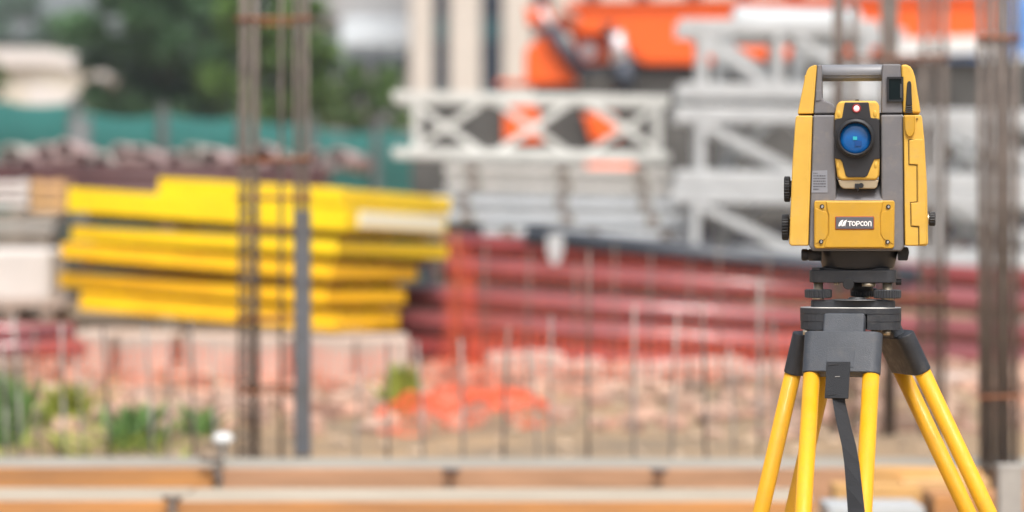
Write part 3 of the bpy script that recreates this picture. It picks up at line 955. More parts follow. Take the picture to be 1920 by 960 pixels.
def cage(label, d, bars_front, bars_back, depth, ties, r, zbot, ztop, extra=None):
    x_all = [(p - 960) / F * d for p in bars_front]
    xc = sum(x_all) / len(x_all)
    t = thing('rebar_column', label, 'rebar column', (xc, d, zbot), 'rebar columns')
    pts = []
    for p in bars_front:
        x = (p - 960) / F * d
        lean = random.uniform(-0.014, 0.014)
        MB().tube((x, d, zbot), (x + lean, d, ztop), r, n=8).build('bar', M['rebar'], t)
        pts.append(x)
    pb = []
    for p in bars_back:
        x = (p - 960) / F * (d + depth)
        MB().tube((x, d + depth, zbot), (x + random.uniform(-0.006, 0.006), d + depth, ztop), r, n=8).build('bar', M['rebar'], t)
        pb.append(x)
    x0, x1 = min(pts) - r * 1.2, max(pts) + r * 1.2
    b0, b1 = min(pb) - r * 1.2, max(pb) + r * 1.2
    for py in ties:
        z = ZC - (py - HY) / F * d
        MB().path([(x0, d - r * 1.4, z), (x1, d - r * 1.4, z + 0.004), (b1, d + depth + r * 1.4, z + 0.004), (b0, d + depth + r * 1.4, z), (x0, d - r * 1.4, z)], 0.0065, n=6).build('tie', M['rust'], t)
    return t


z9 = 0.60
cl_ = cage('tall rebar column in front of the yellow panels, bars in two bundles', 9.75, [448, 465, 484, 556, 578], [475, 527, 566], 0.26,
           [-60, 36, 300, 372, 430, 600, 735], 0.0072, z9, 2.7)
# steel post clipped to the right bundle
p0, p1 = at(567, 852, 9.66), at(566, 395, 9.66)
MB().bar(p0, p1, 0.052, 0.008, up=(0, 1, 0)).bar(p0 + Vector((0.023, 0.03, 0)), p1 + Vector((0.023, 0.03, 0)), 0.008, 0.05, up=(0, 1, 0)).build('steel_angle', M['steel_blue'], cl_)
# lattice strip on the left bundle
mb = MB()
for i in range(17):
    a, b = at(447, 335 + i * 32, 9.72), at(483, 335 + i * 32 + (10 if i % 2 else -10), 9.72)
    mb.tube(a, b, 0.0045, n=6)
mb.build('lacing', M['rebar'], cl_)
cr_ = cage('stout rebar column at the right edge of the picture', 8.95, [1842, 1858, 1880, 1904], [1850, 1870, 1890], 0.24,
           [-70, 72, 745], 0.0095, z9, 2.5)
cm_ = cage('slim rebar column behind the total station', 11.0, [1566, 1600, 1661, 1674, 1728, 1768], [1578, 1668, 1752], 0.36,
           [-50, 108, 560, 830], 0.0125, 0.63, 2.9)

dow = [(-45, 600, 0), (12, 640, 1), (49, 590, 1), (81, 615, 0), (130, 605, 1), (165, 660, 0), (209, 615, 1), (279, 610, 1), (322, 640, 0), (368, 600, 1), (412, 640, 0),
       (655, 690, 0), (728, 640, 1), (804, 640, 1), (874, 635, 1), (950, 610, 1), (1000, 650, 0), (1040, 590, 0), (1113, 470, 1), (1178, 570, 1), (1254, 590, 1), (1327, 560, 1), (1372, 650, 0), (1417, 520, 1), (1462, 600, 0)]
for i, (px, pyt, big) in enumerate(dow):
    d_ = 9.62 + 0.06 * (i % 3)
    if px < 0:
        continue
    a = at(px, pyt, d_)
    zb_ = 0.56
    r = 0.0056 if big else 0.004
    lean = random.uniform(-0.03, 0.03)
    jx = random.uniform(-0.02, 0.02)
    zm_ = zb_ + (a.z - zb_) * 0.55
    o = MB().tube((a.x + jx, d_, zb_), (a.x + jx + lean * 0.35, d_, zm_), r, n=8).tube((a.x + jx + lean * 0.35, d_, zm_), (a.x + jx + lean, d_, a.z), r, n=8).build('rebar_dowel', M['rebar_pale'] if i % 3 else M['rebar'], None, origin=(a.x, d_, zb_))
    tag(o, 'thin grey rebar dowel, %s from the left in the row behind the timber' % ORD[i - 1], 'rebar', 'rebar dowels behind the timber forms')
# thin wires of mesh standing before the maroon pipes
for i, px in enumerate((905, 985, 1075, 1148, 1215, 1290, 1352, 1440)):
    a = at(px, 455 + (i % 3) * 18, 12.2)
    zb_ = ground_z(a.x, 12.2) - 0.02
    o = MB().tube((a.x, 12.2, zb_), (a.x + random.uniform(-0.02, 0.02), 12.2, a.z), 0.0045, n=6).build('rebar_wire', M['rebar'], None, origin=(a.x, 12.2, zb_))
    tag(o, 'thin upright wire before the maroon pipes, %s from the left' % ORD[i], 'rebar', 'upright wires before the pipes')
a = at(418, 826, 9.55)
cap = thing('capped_stub', 'small white cap on a short stub beside the left rebar column', 'rebar cap', (a.x, a.y, 0.56))
MB().tube((a.x, a.y, 0.56), a, 0.008).build('stub', M['rebar_pale'], cap)
MB().lathe(a, (0, 0, 1), [(0.013, -0.03), (0.014, -0.008), (0.034, -0.004), (0.036, 0.008), (0.026, 0.022), (0.0, 0.028)], n=20).build('cap', M['white'], cap)

# ================================================================== YELLOW FORMWORK PANELS
yroot = at(626, 627, 13.4)
YAW = R(21)
TILT = R(3.7)


def panel(label, i, z, sx, sy, ox, oy, h, m, plate=False):  # plate adds the cream slab that paints wet glare
    """open steel frame: near corner at local origin, rails along -x and +y"""
    rz = Matrix.Rotation(-YAW + R([0.8, -1.5, 1.2, -0.6, 1.0, -0.8][i]), 4, 'Z') @ Matrix.Rotation(R([0.3, -0.5, 0.5, -0.6, 0.3, -0.2][i]), 4, 'Y')
    rt = Matrix.Rotation(TILT, 4, 'Y')
    xf = Matrix.Translation(yroot) @ rt @ rz
    loc = xf @ Vector((-sx / 2 + ox, sy / 2 + oy, z))
    t = thing('formwork_panel', label, 'formwork panel', loc, 'yellow formwork panels in a stack')
    c = lambda x, y, zz=0: Vector((x + ox, y + oy, z + zz))
    th = 0.05
    for nm, ctr, sz in (('side_rail', c(-sx / 2, th / 2, h / 2), (sx, th, h)), ('side_rail', c(-sx / 2, sy - th / 2, h / 2), (sx, th, h)),
                        ('end_rail', c(-th / 2, sy / 2, h / 2), (th, sy - 2 * th - 0.004, h * 0.96)), ('end_rail', c(-sx + th / 2, sy / 2, h / 2), (th, sy - 2 * th - 0.004, h * 0.96))):
        MB().box(ctr, sz).build(nm, m, t, bevel=0.006, seg=2, xf=xf)
    for k in range(3):
        MB().box(c(-sx * (k + 1) / 4, sy / 2, h * 0.5), (0.035, sy - 2 * th - 0.004, h * 0.6)).build('cross_rib', m, t, xf=xf)
    MB().box(c(-sx / 2, sy / 2, h * 0.9), (sx - 2 * th - 0.004, sy - 2 * th - 0.004, 0.006)).build('skin', M['ply_gap_shade'] if i < 5 else m, t, xf=xf)
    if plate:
        MB().box(c(0.003, 0.70, h * 0.55), (0.012, 1.1, h * 0.66)).build('glare_plate', M['painted_glare'], t, xf=xf)  # cream slab paints wet glare onto the end rail
    # spacer battens beneath, long and orange-brown to fill the gaps with painted shade
    if i > 0:
        gp = (rows[i - 1][1] - 1) * S
        if gp > 0.01:
            for v in (0.16, sy * 0.5, sy - 0.15):
                MB().box(c(-sx / 2, v, -gp / 2), (sx - 0.12, 0.06, gp * 0.94)).build('spacer', M['batten_gap_shade'], t, xf=xf)
            MB().box(c(-0.13, sy * 0.33, -gp / 2), (0.05, sy * 0.26, gp * 0.9)).build('spacer', M['batten_gap_shade'], t, xf=xf)
    return t


S = 13.4 / F
zz = 0.012
rows = [  # height px, gap px, left px extent, depth, offset x, offset y, material, label
    (34, 15, 510, 0.78, 0.00, 0.02, 'amber', 'amber yellow formwork panel at the bottom of the stack'),
    (30, 17, 545, 0.90, -0.05, 0.00, 'amber', 'amber yellow formwork panel, second from the bottom'),
    (30, 17, 535, 1.10, -0.03, -0.02, 'amber', 'amber yellow formwork panel, third from the bottom'),
    (29, 17, 535, 1.36, -0.02, 0.02, 'yellow', 'yellow formwork panel, third from the top'),
    (47, 2, 552, 1.32, 0.02, 0.00, 'yellow', 'bright yellow formwork panel, second from the top, with wet glare painted at its right end'),
    (32, 2, 365, 1.32, 0.00, -0.01, 'yellow', 'bright yellow formwork panel on top of the stack, short at its left'),
]
for i, (h, gap, w_, dep, ox, oy, m, lab) in enumerate(rows):
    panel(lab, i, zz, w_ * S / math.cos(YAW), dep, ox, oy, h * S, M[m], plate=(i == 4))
    zz += (h + gap) * S

# pale blocks carrying the yellow stack, others lying about
for i, px in enumerate((165, 275, 385, 500, 615, 712)):
    a = at(px, 668, 13.15 + (i % 2) * 0.05)
    g_ = ground_z(a.x, 13.3)
    ztop_ = at(px, 622 + i * 2, 13.15).z
    o = MB().box((a.x, 13.5, (ztop_ + g_) / 2 - 0.03), (0.245, 0.75, ztop_ - g_ + 0.04), Matrix.Rotation(R(3 * (i % 3 - 1)), 3, 'Z')).build('concrete_block', M['block'], None, origin=(a.x, 13.5, g_), bevel=0.012, seg=2)
    tag(o, 'pale pink concrete block, %s from the left under the yellow panels' % ORD[i], 'block', 'concrete blocks under the yellow panels')
for i, (px, py, sx, sy, sz, d_) in enumerate(((985, 690, 150, .3, 55, 13.2), (1085, 705, 105, .25, 55, 13.0), (1238, 712, 125, .25, 60, 12.9), (1345, 705, 120, .3, 60, 13.0), (1440, 722, 110, .3, 70, 12.9), (1600, 730, 130, .3, 70, 13.0), (1765, 745, 150, .3, 90, 12.8))):
    a = at(px, py, d_)
    s_ = d_ / F
    o = MB().box((a.x, d_ + sy / 2, a.z), (sx * s_, sy, sz * s_), Matrix.Rotation(R(random.uniform(-4, 4)), 3, 'Y')).build('sandbag', M['block'], None, origin=(a.x, d_, a.z), bevel=0.035, seg=4)
    tag(o, 'pale pink sandbag lying before the maroon pipes, %s from the left' % ORD[i], 'sandbag', 'sandbags before the maroon pipes')

# ================================================================== MAROON PIPES
sl = R(3.6)
prow = []
# (px at x=840, py centre, d, radius px)
plist = [(463, 15.25, 23, 'top'), (508, 14.95, 24, 'second'), (556, 14.75, 24, 'third'), (605, 14.5, 25, 'fourth'), (656, 14.3, 26, 'lowest')]
plen = 3.5
for i, (py, d_, rp, nm) in enumerate(plist):
    r = rp * d_ / F
    a = at(688 if i > 1 else 830, py - 4, d_)
    b = a + Vector((math.cos(sl) * plen, 0.12, -math.sin(sl) * plen))
    o = MB()
    n = 20
    o.tube(a, b, r, n=n, caps=False).tube(a, b, r * 0.9, n=n, caps=False)
    dirv = (b - a).normalized()
    # annular ends
    for e in (a, b):
        o.lathe(e, dirv, [(r * 0.9, 0.0), (r, 0.0)], n=n, smooth=False)
    o.v = o.v
    ob = MB()
    ob.lathe(a, dirv, [(r * 0.88, 0.0), (r, 0.0), (r, plen), (r * 0.88, plen), (r * 0.88, 0.02)], n=24)
    ob.f = [f for f in ob.f if len(f) == 4]
    ob.sm = [True] * len(ob.f)
    p = ob.build('steel_pipe', M['maroon_deep'] if i in (0, 4) else M['maroon'], None, origin=a, bevel=0)
    tag(p, 'long maroon steel pipe, %s of the front face of the pipe stack' % nm if nm not in ('top', 'lowest') else 'long maroon steel pipe, %s pipe on the front of the stack' % nm, 'pipe', 'maroon steel pipes in a stack')
# timber bearers under the pipes (rest on the ground)
for i, (px, lab) in enumerate(((900, 'left'), (1380, 'right'))):
    a = at(px, 700, 14.6)
    g_ = ground_z(a.x, 14.6)
    zt_ = ZC - ((656 + (px - 716) * 0.062 + 26) - HY) / F * 14.35
    o = MB().box((a.x, 14.9, (g_ + zt_) / 2 - 0.04), (0.14, 1.4, max(0.06, zt_ - g_ + 0.02))).build('timber_bearer', M['wood_grey'], None, origin=(a.x, 14.9, g_))
    tag(o, 'grey timber bearer under the %s end of the maroon pipes' % lab, 'timber', 'bearers under the pipes')
# short maroon pipes at far left
for i, (py, px0, px1) in enumerate(((622, -160, 140), (654, -180, 158))):
    a, b = at(px0, py, 13.0 - 0.1 * i), at(px1, py, 13.0 - 0.1 * i)
    o = MB().lathe(a, b - a, [(0.03, 0), (0.042, 0), (0.042, (b - a).length), (0.03, (b - a).length), (0.03, 0.02)], n=18)
    o.f = [f for f in o.f if len(f) == 4]; o.sm = [True] * len(o.f)
    tag(o.build('steel_pipe', M['maroon'], None, origin=a), 'short maroon pipe at the left edge, %s of two' % ('upper', 'lower')[i], 'pipe', 'short maroon pipes at the left edge')
# dark slate pipe lying above
a, b = at(985, 442, 15.0), at(1720, 519, 14.9)
o = MB().tube(a, b, 18 * 15.0 / F, n=20).build('slate_pipe', M['pipe_dark'], None, origin=a)
tag(o, 'dark slate pipe lying across the top of the maroon pipes', 'pipe')

# ================================================================== TRUSSES AND PLANKS
def truss(name_label, x0, x1, zlo, zhi, d, dep, m, tilt=0.0, bays=3, r=0.026, phase=0):
    L = x1 - x0
    t = thing('truss_section', name_label, 'truss', ((x0 + x1) / 2, d + dep / 2, zlo), 'grey steel truss sections')
    sx = math.tan(tilt)
    pt = lambda x, y, z: Vector((x, y, z - (x - x0) * sx))
    for y in (d, d + dep):
        for z in (zlo, zhi):
            MB().bar(pt(x0 - 0.02, y, z), pt(x1 + 0.02, y, z), r * 2.0, r * (3.3 if phase == 2 else 2.5)).build('chord', m, t, bevel=0.006, seg=2)
    bl = L / bays
    for y in (d, d + dep):
        for k in range(bays + 1):
            x = x0 + min(max(k * bl, 0.12), L - 0.05)
            if k in (0, bays) or phase == 2:
                MB().bar(pt(x, y, zlo + r), pt(x, y, zhi - r), r * 1.7, r * 1.7, up=(0, 1, 0)).build('post', m, t)
        for k in range(bays):
            xa, xb = x0 + 0.08 + k * bl, x0 + (k + 1) * bl - 0.04
            up = (k + phase + (y > d)) % 2 == 1 if phase != 2 else False
            za, zb2 = (zlo + r, zhi - r) if up else (zhi - r, zlo + r)
            MB().bar(pt(xa, y, za), pt(xb, y, zb2), r * 1.8, r * 1.6, up=(0, 1, 0)).build('diagonal', m, t)
    for z in (zlo, zhi):
        for k in range(bays + 1):
            x = x0 + min(max(k * bl, 0.12), L - 0.05)
            MB().bar(pt(x, d + r, z), pt(x, d + dep - r, z), r * 1.2, r * 1.2).build('cross_strut', m, t)
    return t


X = lambda px, d: (px - 960) / F * d
Z = lambda py, d: ZC - (py - HY) / F * d
# left truss, seen above the planks
truss('light grey truss section with crossed bracing above the grey planks', X(742, 17.2), X(1250, 17.2), Z(286, 17.2), Z(180, 17.2), 17.2, 0.40, M['truss'], R(1.0), 3, 0.023, 0)
# right pile of three
d2 = 16.4
truss('cool grey truss section, topmost of the pile behind the instrument', X(1280, d2), X(1640, d2), Z(170, d2), Z(50, d2), d2, 0.42, M['truss_cool'], R(0.4), 2, 0.027, 2)
truss('cool grey truss section, middle of the pile behind the instrument', X(1275, d2), X(2010, d2), Z(334, d2), Z(214, d2), d2, 0.42, M['truss_cool'], R(0.7), 3, 0.028, 2)
truss('cool grey truss section, lowest of the pile behind the instrument', X(1265, d2), X(2010, d2), Z(478, d2), Z(366, d2), d2, 0.42, M['truss_cool'], R(0.7), 3, 0.027, 2)
d3 = d2 + 0.62
truss('grey truss section lying behind the topmost one of the pile', X(1318, d3), X(1690, d3), Z(176, d3), Z(64, d3), d3, 0.42, M['truss_cool'], R(0.4), 2, 0.025, 2)
truss('grey truss section lying behind the middle one of the pile', X(1330, d3), X(2030, d3), Z(326, d3), Z(214, d3), d3, 0.42, M['truss_cool'], R(0.7), 5, 0.026, 0)
truss('grey truss section lying behind the lowest one of the pile', X(1322, d3), X(2030, d3), Z(470, d3), Z(362, d3), d3, 0.42, M['truss_cool'], R(0.7), 5, 0.026, 0)
# uprights carrying the piles down to the ground
for i, (px, pyt, d_, w_, lab) in enumerate(((842, 440, 17.3, .12, 'left end of the grey planks'), (1215, 448, 17.3, .12, 'right end of the grey planks'), (1420, 496, 16.4, .14, 'middle of the truss pile'), (1900, 500, 16.4, .14, 'right end of the truss pile'))):
    x = X(px, d_)
    zt_ = Z(pyt, d_)
    g_ = ground_z(x, d_)
    o = MB().box((x, d_ + 0.2, (zt_ + g_) / 2), (w_, 0.5 if i < 2 else 1.5, zt_ - g_)).build('timber_support', M['wood_grey'], None, origin=(x, d_ + 0.2, g_))
    tag(o, 'grey timber support under the %s' % lab, 'timber', 'supports under the trusses')
# planks (aluminium staging) stacked between the truss and the pipes
lay = [(322, 24, 'plank_warm', 835, 1255), (350, 24, 'plank_warm', 838, 1262), (378, 26, 'plank_alu', 815, 1270), (408, 27, 'plank_alu', 820, 1285), (436, 24, 'plank_alu', 905, 1300)]
for i, (py, h, m, px0, px1) in enumerate(lay):
    d_ = 16.95 - 0.04 * i
    a, b = at(px0, py - 3, d_), at(px1, py + 6, d_)
    t = thing('scaffold_plank', 'grey metal scaffold plank, %s from the top of the stack below the truss' % ORD[i], 'plank', (a + b) / 2, 'grey scaffold planks in a stack')
    u = (b - a).normalized()
    MB().bar(a, b, 0.42, (h - 8) * d_ / F).build('deck', M[m], t, bevel=0.006, seg=2)
    for k, f_ in enumerate((0.12, 0.52, 0.86)):
        c = a.lerp(b, f_)
        MB().bar(c - u * 0.035 + Vector((0, -0.213, 0)), c + u * 0.035 + Vector((0, -0.213, 0)), 0.006, (h - 11) * d_ / F).build('bracket', M['grey_brown'], t)
    if i < 4:
        for f_ in (0.2, 0.55, 0.85):
            MB().box(a.lerp(b, f_) - Vector((0, 0, (h / 2 + 2.2) * d_ / F)), (0.07, 0.3, 0.022)).build('spacer', M['grey_brown'], t)
# white webbing end hanging over the pipes
a = at(1040, 445, 14.7)
o = MB().add([at(1026, 440, 14.7), at(1056, 440, 14.7), at(1056, 470, 14.7), at(1048, 496, 14.7), at(1034, 496, 14.7), at(1026, 470, 14.7)] +
             [p + Vector((0, 0.02, 0)) for p in (at(1026, 440, 14.7), at(1056, 440, 14.7), at(1056, 470, 14.7), at(1048, 496, 14.7), at(1034, 496, 14.7), at(1026, 470, 14.7))],
             [(0, 1, 2, 3, 4, 5), (11, 10, 9, 8, 7, 6)] + [(i, i + 6, (i + 1) % 6 + 6, (i + 1) % 6) for i in range(6)]).build('lifting_sling', M['roll_white'], None, origin=a)
tag(o, 'white lifting sling end hanging from the grey planks over the pipes', 'sling')
# white roll on the trusses
a, b = at(1372, 45, 16.55), at(1612, 52, 16.55)
L = (b - a).length
t = thing('white_roll', 'white sheeted roll lying on top of the truss pile', 'roll', a)
MB().lathe(a, b - a, [(0.06, 0.0), (0.099, 0.01), (0.106, 0.03), (0.104, L * 0.5), (0.106, L - 0.03), (0.098, L)], n=24).build('sheet', M['roll_white'], t)
MB().lathe(a.lerp(b, 0.84), b - a, [(0.108, 0), (0.112, 0.0), (0.112, 0.035), (0.108, 0.035)], n=24).build('band', M['bluewhite'], t)


# ================================================================== ORANGE NETTING
def net(label, name, fn, nu, nv, th, m, ragged=0.0):
    vv = [fn(i / (nu - 1), j / (nv - 1)) for j in range(nv) for i in range(nu)]
    ff = []
    for j in range(nv - 1):
        for i in range(nu - 1):
            u, v = (i + 0.5) / (nu - 1) * 2 - 1, (j + 0.5) / (nv - 1) * 2 - 1
            if ragged and math.hypot(u, v * 0.9) > 1.0 + ragged * noise.noise(Vector((u * 2.3, v * 2.3, 4.1))):
                continue
            ff.append((j * nu + i, j * nu + i + 1, (j + 1) * nu + i + 1, (j + 1) * nu + i))
    o = MB().add(vv, ff).build(name, m, None, origin=vv[0])
    w = o.modifiers.new('wire', 'WIREFRAME')
    w.thickness = th
    w.use_even_offset = False
    return tag(o, label, 'netting')


def heap(u, v):
    # hangs in folds from a picket, fans out and slumps on the ground
    fan = 40 + 70 * v ** 1.3 + 130 * max(0, v - 0.6) / 0.4
    px = 862 + (u - 0.5) * fan + 16 * noise.noise(Vector((u * 2, v * 4, 3.3)))
    fold = 0.07 * math.sin(u * 15 + 3 * v) + 0.06 * noise.noise(Vector((u * 5, v * 5, 6.1)))
    if v < 0.65:
        return at(px, 452 + v / 0.65 * 235 + 22 * abs(u - 0.5) * (1 - v), 12.95 - 0.25 * v + fold)
    k = (v - 0.65) / 0.35
    d_ = 12.75 - 0.9 * k
    x = (px - 960) / F * d_
    return Vector((x, d_ + 0.4 * fold, ground_z(x, d_) + 0.02 + 0.10 * (1 - k) + 0.05 * max(0, noise.noise(Vector((u * 7, v * 9, 2))))))


net('orange safety net hanging from a picket and heaped on the ground', 'safety_net', heap, 12, 34, 0.0033, M['net'])
a = at(856, 440, 12.95)
o = MB().tube((a.x, 12.98, ground_z(a.x, 12.98) - 0.05), (a.x, 12.98, a.z + 0.02), 0.012).build('net_picket', M['rust'], None, origin=(a.x, 12.98, 0.75))
tag(o, 'rusty picket holding up the orange safety net', 'picket')


def pile(u, v):
    x = X(705, 11.4) + u * 0.72
    y = 10.95 + v * 1.0
    k = max(0.0, 1 - math.hypot((u - 0.5) / 0.5, (v - 0.5) / 0.55))
    h = 0.13 * math.sqrt(k) * (0.75 + 0.9 * noise.noise(Vector((u * 5, v * 4, 1.7)))) + 0.03 * abs(noise.noise(Vector((u * 15, v * 13, 0.2))))
    return Vector((x + 0.03 * noise.noise(Vector((u * 6, v * 6, 9))), y, ground_z(x, y) + 0.012 + max(0, h)))


net('crumpled end of orange netting on the earth in front of the hanging net', 'netting_pile', pile, 30, 34, 0.0037, M['net'], ragged=0.9)


def drape(u, v):
    p = at(842 + u * 690, 462 + 205 * v + 42 * u, 13.95 - 0.12 * v)
    return p + Vector((0, 0.06 * noise.noise(Vector((u * 9, v * 4, 5))), 0.03 * noise.noise(Vector((u * 5, v * 5, 8)))))


net('thin orange netting draped over the front of the maroon pipes', 'draped_netting', drape, 34, 13, 0.003, M['net'])


def barrier(u, v):
    x = X(60, 12.7) + u * 1.6
    y = 12.72 + 0.04 * math.sin(u * 14) - 0.18 * v
    return Vector((x, y, ground_z(x, 12.7) - 0.01 + 0.19 * (1 - v) + 0.02 * math.sin(u * 19)))


net('low strip of orange netting before the pale blocks', 'barrier_netting', barrier, 46, 9, 0.0048, M['net'])


def barrier2(u, v):
    x = X(880, 12.8) + u * 1.5
    y = 12.8 + 0.05 * math.sin(u * 10) - 0.2 * v
    return Vector((x, y, ground_z(x, 12.8) - 0.01 + 0.22 * (1 - v) + 0.03 * math.sin(u * 13)))


net('low strip of orange netting before the maroon pipes', 'barrier_netting', barrier2, 38, 8, 0.006, M['net'])


# ================================================================== LEFT CLUTTER
for i in range(19):
    px = 18 + i * 34 + random.uniform(-5, 5)
    py = 292 + 12 * math.sin(i * 1.7) + i * 0.7
    d_ = 19.5 + random.uniform(-0.2, 0.2)
    a = at(px, py, d_)
    r = random.uniform(0.062, 0.08)
    o = MB().lathe(a, (random.uniform(-0.06, 0.06), 1, 0), [(r * 0.72, 0.4), (r * 0.72, 0), (r, 0), (r, 2.2), (r * 0.7, 2.2)], n=18)
    o.f = [f for f in o.f if len(f) == 4]; o.sm = [True] * len(o.f)
    o = o.build('pipe_end', M['pipe_pink'] if (i * 7) % 5 else M['concrete'], None, origin=a)
    tag(o, 'dusty pink pipe end on, %s from the left in the row before the teal hoarding' % ORD[i], 'pipe', 'dusty pipes end on before the hoarding')
for i in range(3):
    a, b = at(-60 + i * 6, 318 + i * 22, 19.3 - 0.1 * i), at(610, 326 + i * 22, 19.3 - 0.1 * i)
    o = MB().tube(a, b, 0.05, n=16).build('rusty_tube', M['pipe_brown'], None, origin=a)
    tag(o, 'dark maroon tube lying under the dusty pipe ends, %s from the top' % ORD[i], 'pipe', 'dark tubes under the pipe ends')
for i, px in enumerate((60, 330, 580)):
    x = X(px, 20.2)
    g_ = ground_z(x, 20.2)
    o = MB().box((x, 20.4, (g_ + Z(315, 20.2)) / 2), (0.12, 1.4, Z(315, 20.2) - g_)).build('timber_support', M['wood_grey'], None, origin=(x, 20.4, g_))
    tag(o, 'grey timber support under the dusty pipes, %s from the left' % ORD[i], 'timber', 'supports under the dusty pipes')


def slat_crate(label, px0, px1, py0, py1, d, dep, m, n=3):
    a, b = at(px0, py1, d), at(px1, py0, d)
    t = thing('slatted_crate', label, 'crate', ((a.x + b.x) / 2, d + dep / 2, a.z))
    H = b.z - a.z
    for k in range(n):
        h = H / n
        for y in (d, d + dep):
            MB().box(((a.x + b.x) / 2, y, a.z + h * (k + 0.5)), (b.x - a.x, 0.02, h - 0.02)).build('slat', m, t)
        for x in (a.x + 0.011, b.x - 0.011):
            MB().box((x, d + dep / 2, a.z + h * (k + 0.5)), (0.02, dep - 0.022, h - 0.02)).build('slat', m, t)
    for x in (a.x + 0.03, b.x - 0.03):
        MB().box((x, d + 0.03, a.z + H / 2), (0.03, 0.03, H)).build('corner_post', m, t)
    MB().box(((a.x + b.x) / 2, d + dep / 2, a.z + H * 0.8), (b.x - a.x - 0.05, dep - 0.05, 0.03)).build('lid', m, t)
    return t


slat_crate('tan slatted crate beside the left end of the yellow panels', 58, 122, 336, 400, 15.5, 0.3, M['crate_tan'])
slat_crate('pale grey slatted crate at the left edge next to the tan crate', -40, 54, 336, 390, 15.5, 0.3, M['white_dust'])
# bundles under the crates
for i, (py, m) in enumerate(((405, 'grey_brown'), (424, 'concrete'), (443, 'grey_brown'), (462, 'grey_brown'))):
    a, b = at(-90, py, 15.45 - 0.04 * i), at(118 - 6 * i, py + 2, 15.45 - 0.04 * i)
    o = MB().bar(a, b, 0.4, 17 * 15.4 / F).build('stacked_beam', M[m], None, origin=a, bevel=0.006, seg=1)
    tag(o, 'grey brown beam under the crates at the left, %s from the top' % ORD[i], 'beam', 'grey beams under the crates')
# white wrapped pallet
t = thing('wrapped_pallet', 'white wrapped pallet load at the left edge below the grey beams', 'pallet', at(20, 600, 14.4))
MB().box(at(15, 516, 14.5) + Vector((0, 0.2, 0)), (0.46, 0.5, 0.27)).build('load', M['white_dust'], t, bevel=0.03, seg=3)
MB().box(at(18, 570, 14.4) + Vector((0, 0.25, 0)), (0.56, 0.55, 0.035)).build('pallet_deck', M['block'], t)
for px in (-50, 18, 88):
    MB().box(at(px, 588, 14.4) + Vector((0, 0.25, 0)), (0.07, 0.5, 0.06)).build('pallet_block', M['block'], t)
x = X(18, 14.6)
o = MB().box((x, 14.75, (0.74 + Z(597, 14.4)) / 2), (0.6, 0.5, Z(597, 14.4) - 0.74 - 0.004)).build('concrete_block', M['block'], None, origin=(x, 14.75, 0.75), bevel=0.01)
tag(o, 'pale block under the white wrapped pallet at the left edge', 'block')
x0 = X(-60, 15.6)
o = MB().box((X(20, 15.6), 15.75, (0.74 + Z(472, 15.4)) / 2), (0.35, 0.3, Z(472, 15.4) - 0.75)).build('timber_support', M['wood_grey'], None, origin=(X(20, 15.6), 15.7, 0.75))
tag(o, 'grey timber support under the beams at the left edge', 'timber')


# ================================================================== WEEDS
def weed(label, px, py_top, d, wpx, n, m):
    a = at(px, py_top, d)
    g_ = ground_z(a.x, d)
    H = a.z - g_
    W = wpx * d / F / 2
    mb = MB()
    for i in range(n):
        x0 = a.x + rng.normal() * W * 0.35
        y0 = d + rng.normal() * W * 0.35
        h = H * rng.uniform(0.35, 1.0)
        dx, dy = rng.normal() * W * 0.55, rng.normal() * W * 0.5
        wd = rng.uniform(0.008, 0.016)
        A = rng.uniform(0, math.pi)
        wx, wy = math.cos(A) * wd, math.sin(A) * wd
        p = [(x0, y0, g_), (x0 + dx * 0.4, y0 + dy * 0.4, g_ + h * 0.6), (x0 + dx, y0 + dy, g_ + h)]
        mb.add([(p[0][0] - wx * .4, p[0][1] - wy * .4, p[0][2]), (p[0][0] + wx * .4, p[0][1] + wy * .4, p[0][2]), (p[1][0] + wx, p[1][1] + wy, p[1][2]), (p[1][0] - wx, p[1][1] - wy, p[1][2]), (p[2][0], p[2][1], p[2][2])],
               [(0, 1, 2, 3), (3, 2, 4)])
    o = MB()
    o.v, o.f, o.sm = mb.v, mb.f, mb.sm
    ob = o.build('weed_clump', m, None, origin=(a.x, d, g_))
    return tag(ob, label, 'weed', 'weeds behind the timber forms')


weed('green weed clump at the left edge behind the timber form', 0, 680, 10.6, 105, 200, M['weed'])
weed('low green weed clump left of the rebar column', 258, 745, 10.6, 105, 150, M['weed'])
weed('thin green weed clump nearest the left rebar column', 370, 750, 10.9, 90, 45, M['weed'])
weed('sparse olive weeds between the two left weed clumps', 135, 705, 11.2, 120, 90, M['weed_y'])
weed('wide thin olive grass patch between the weed clumps at lower left', 215, 790, 10.4, 480, 60, M['weed_y'])
weed('yellow-green weed tuft left of the orange net', 755, 672, 11.7, 75, 170, M['weed_y'])

# ================================================================== CRANE
dC = 25.0
cr = thing('crane', 'orange boom crane with dark hydraulic cylinders behind the trusses', 'crane', (X(1400, dC), dC + 0.6, 0.75))


def cpoly(pts, d):
    return [(X(a, d), Z(b, d)) for a, b in pts]


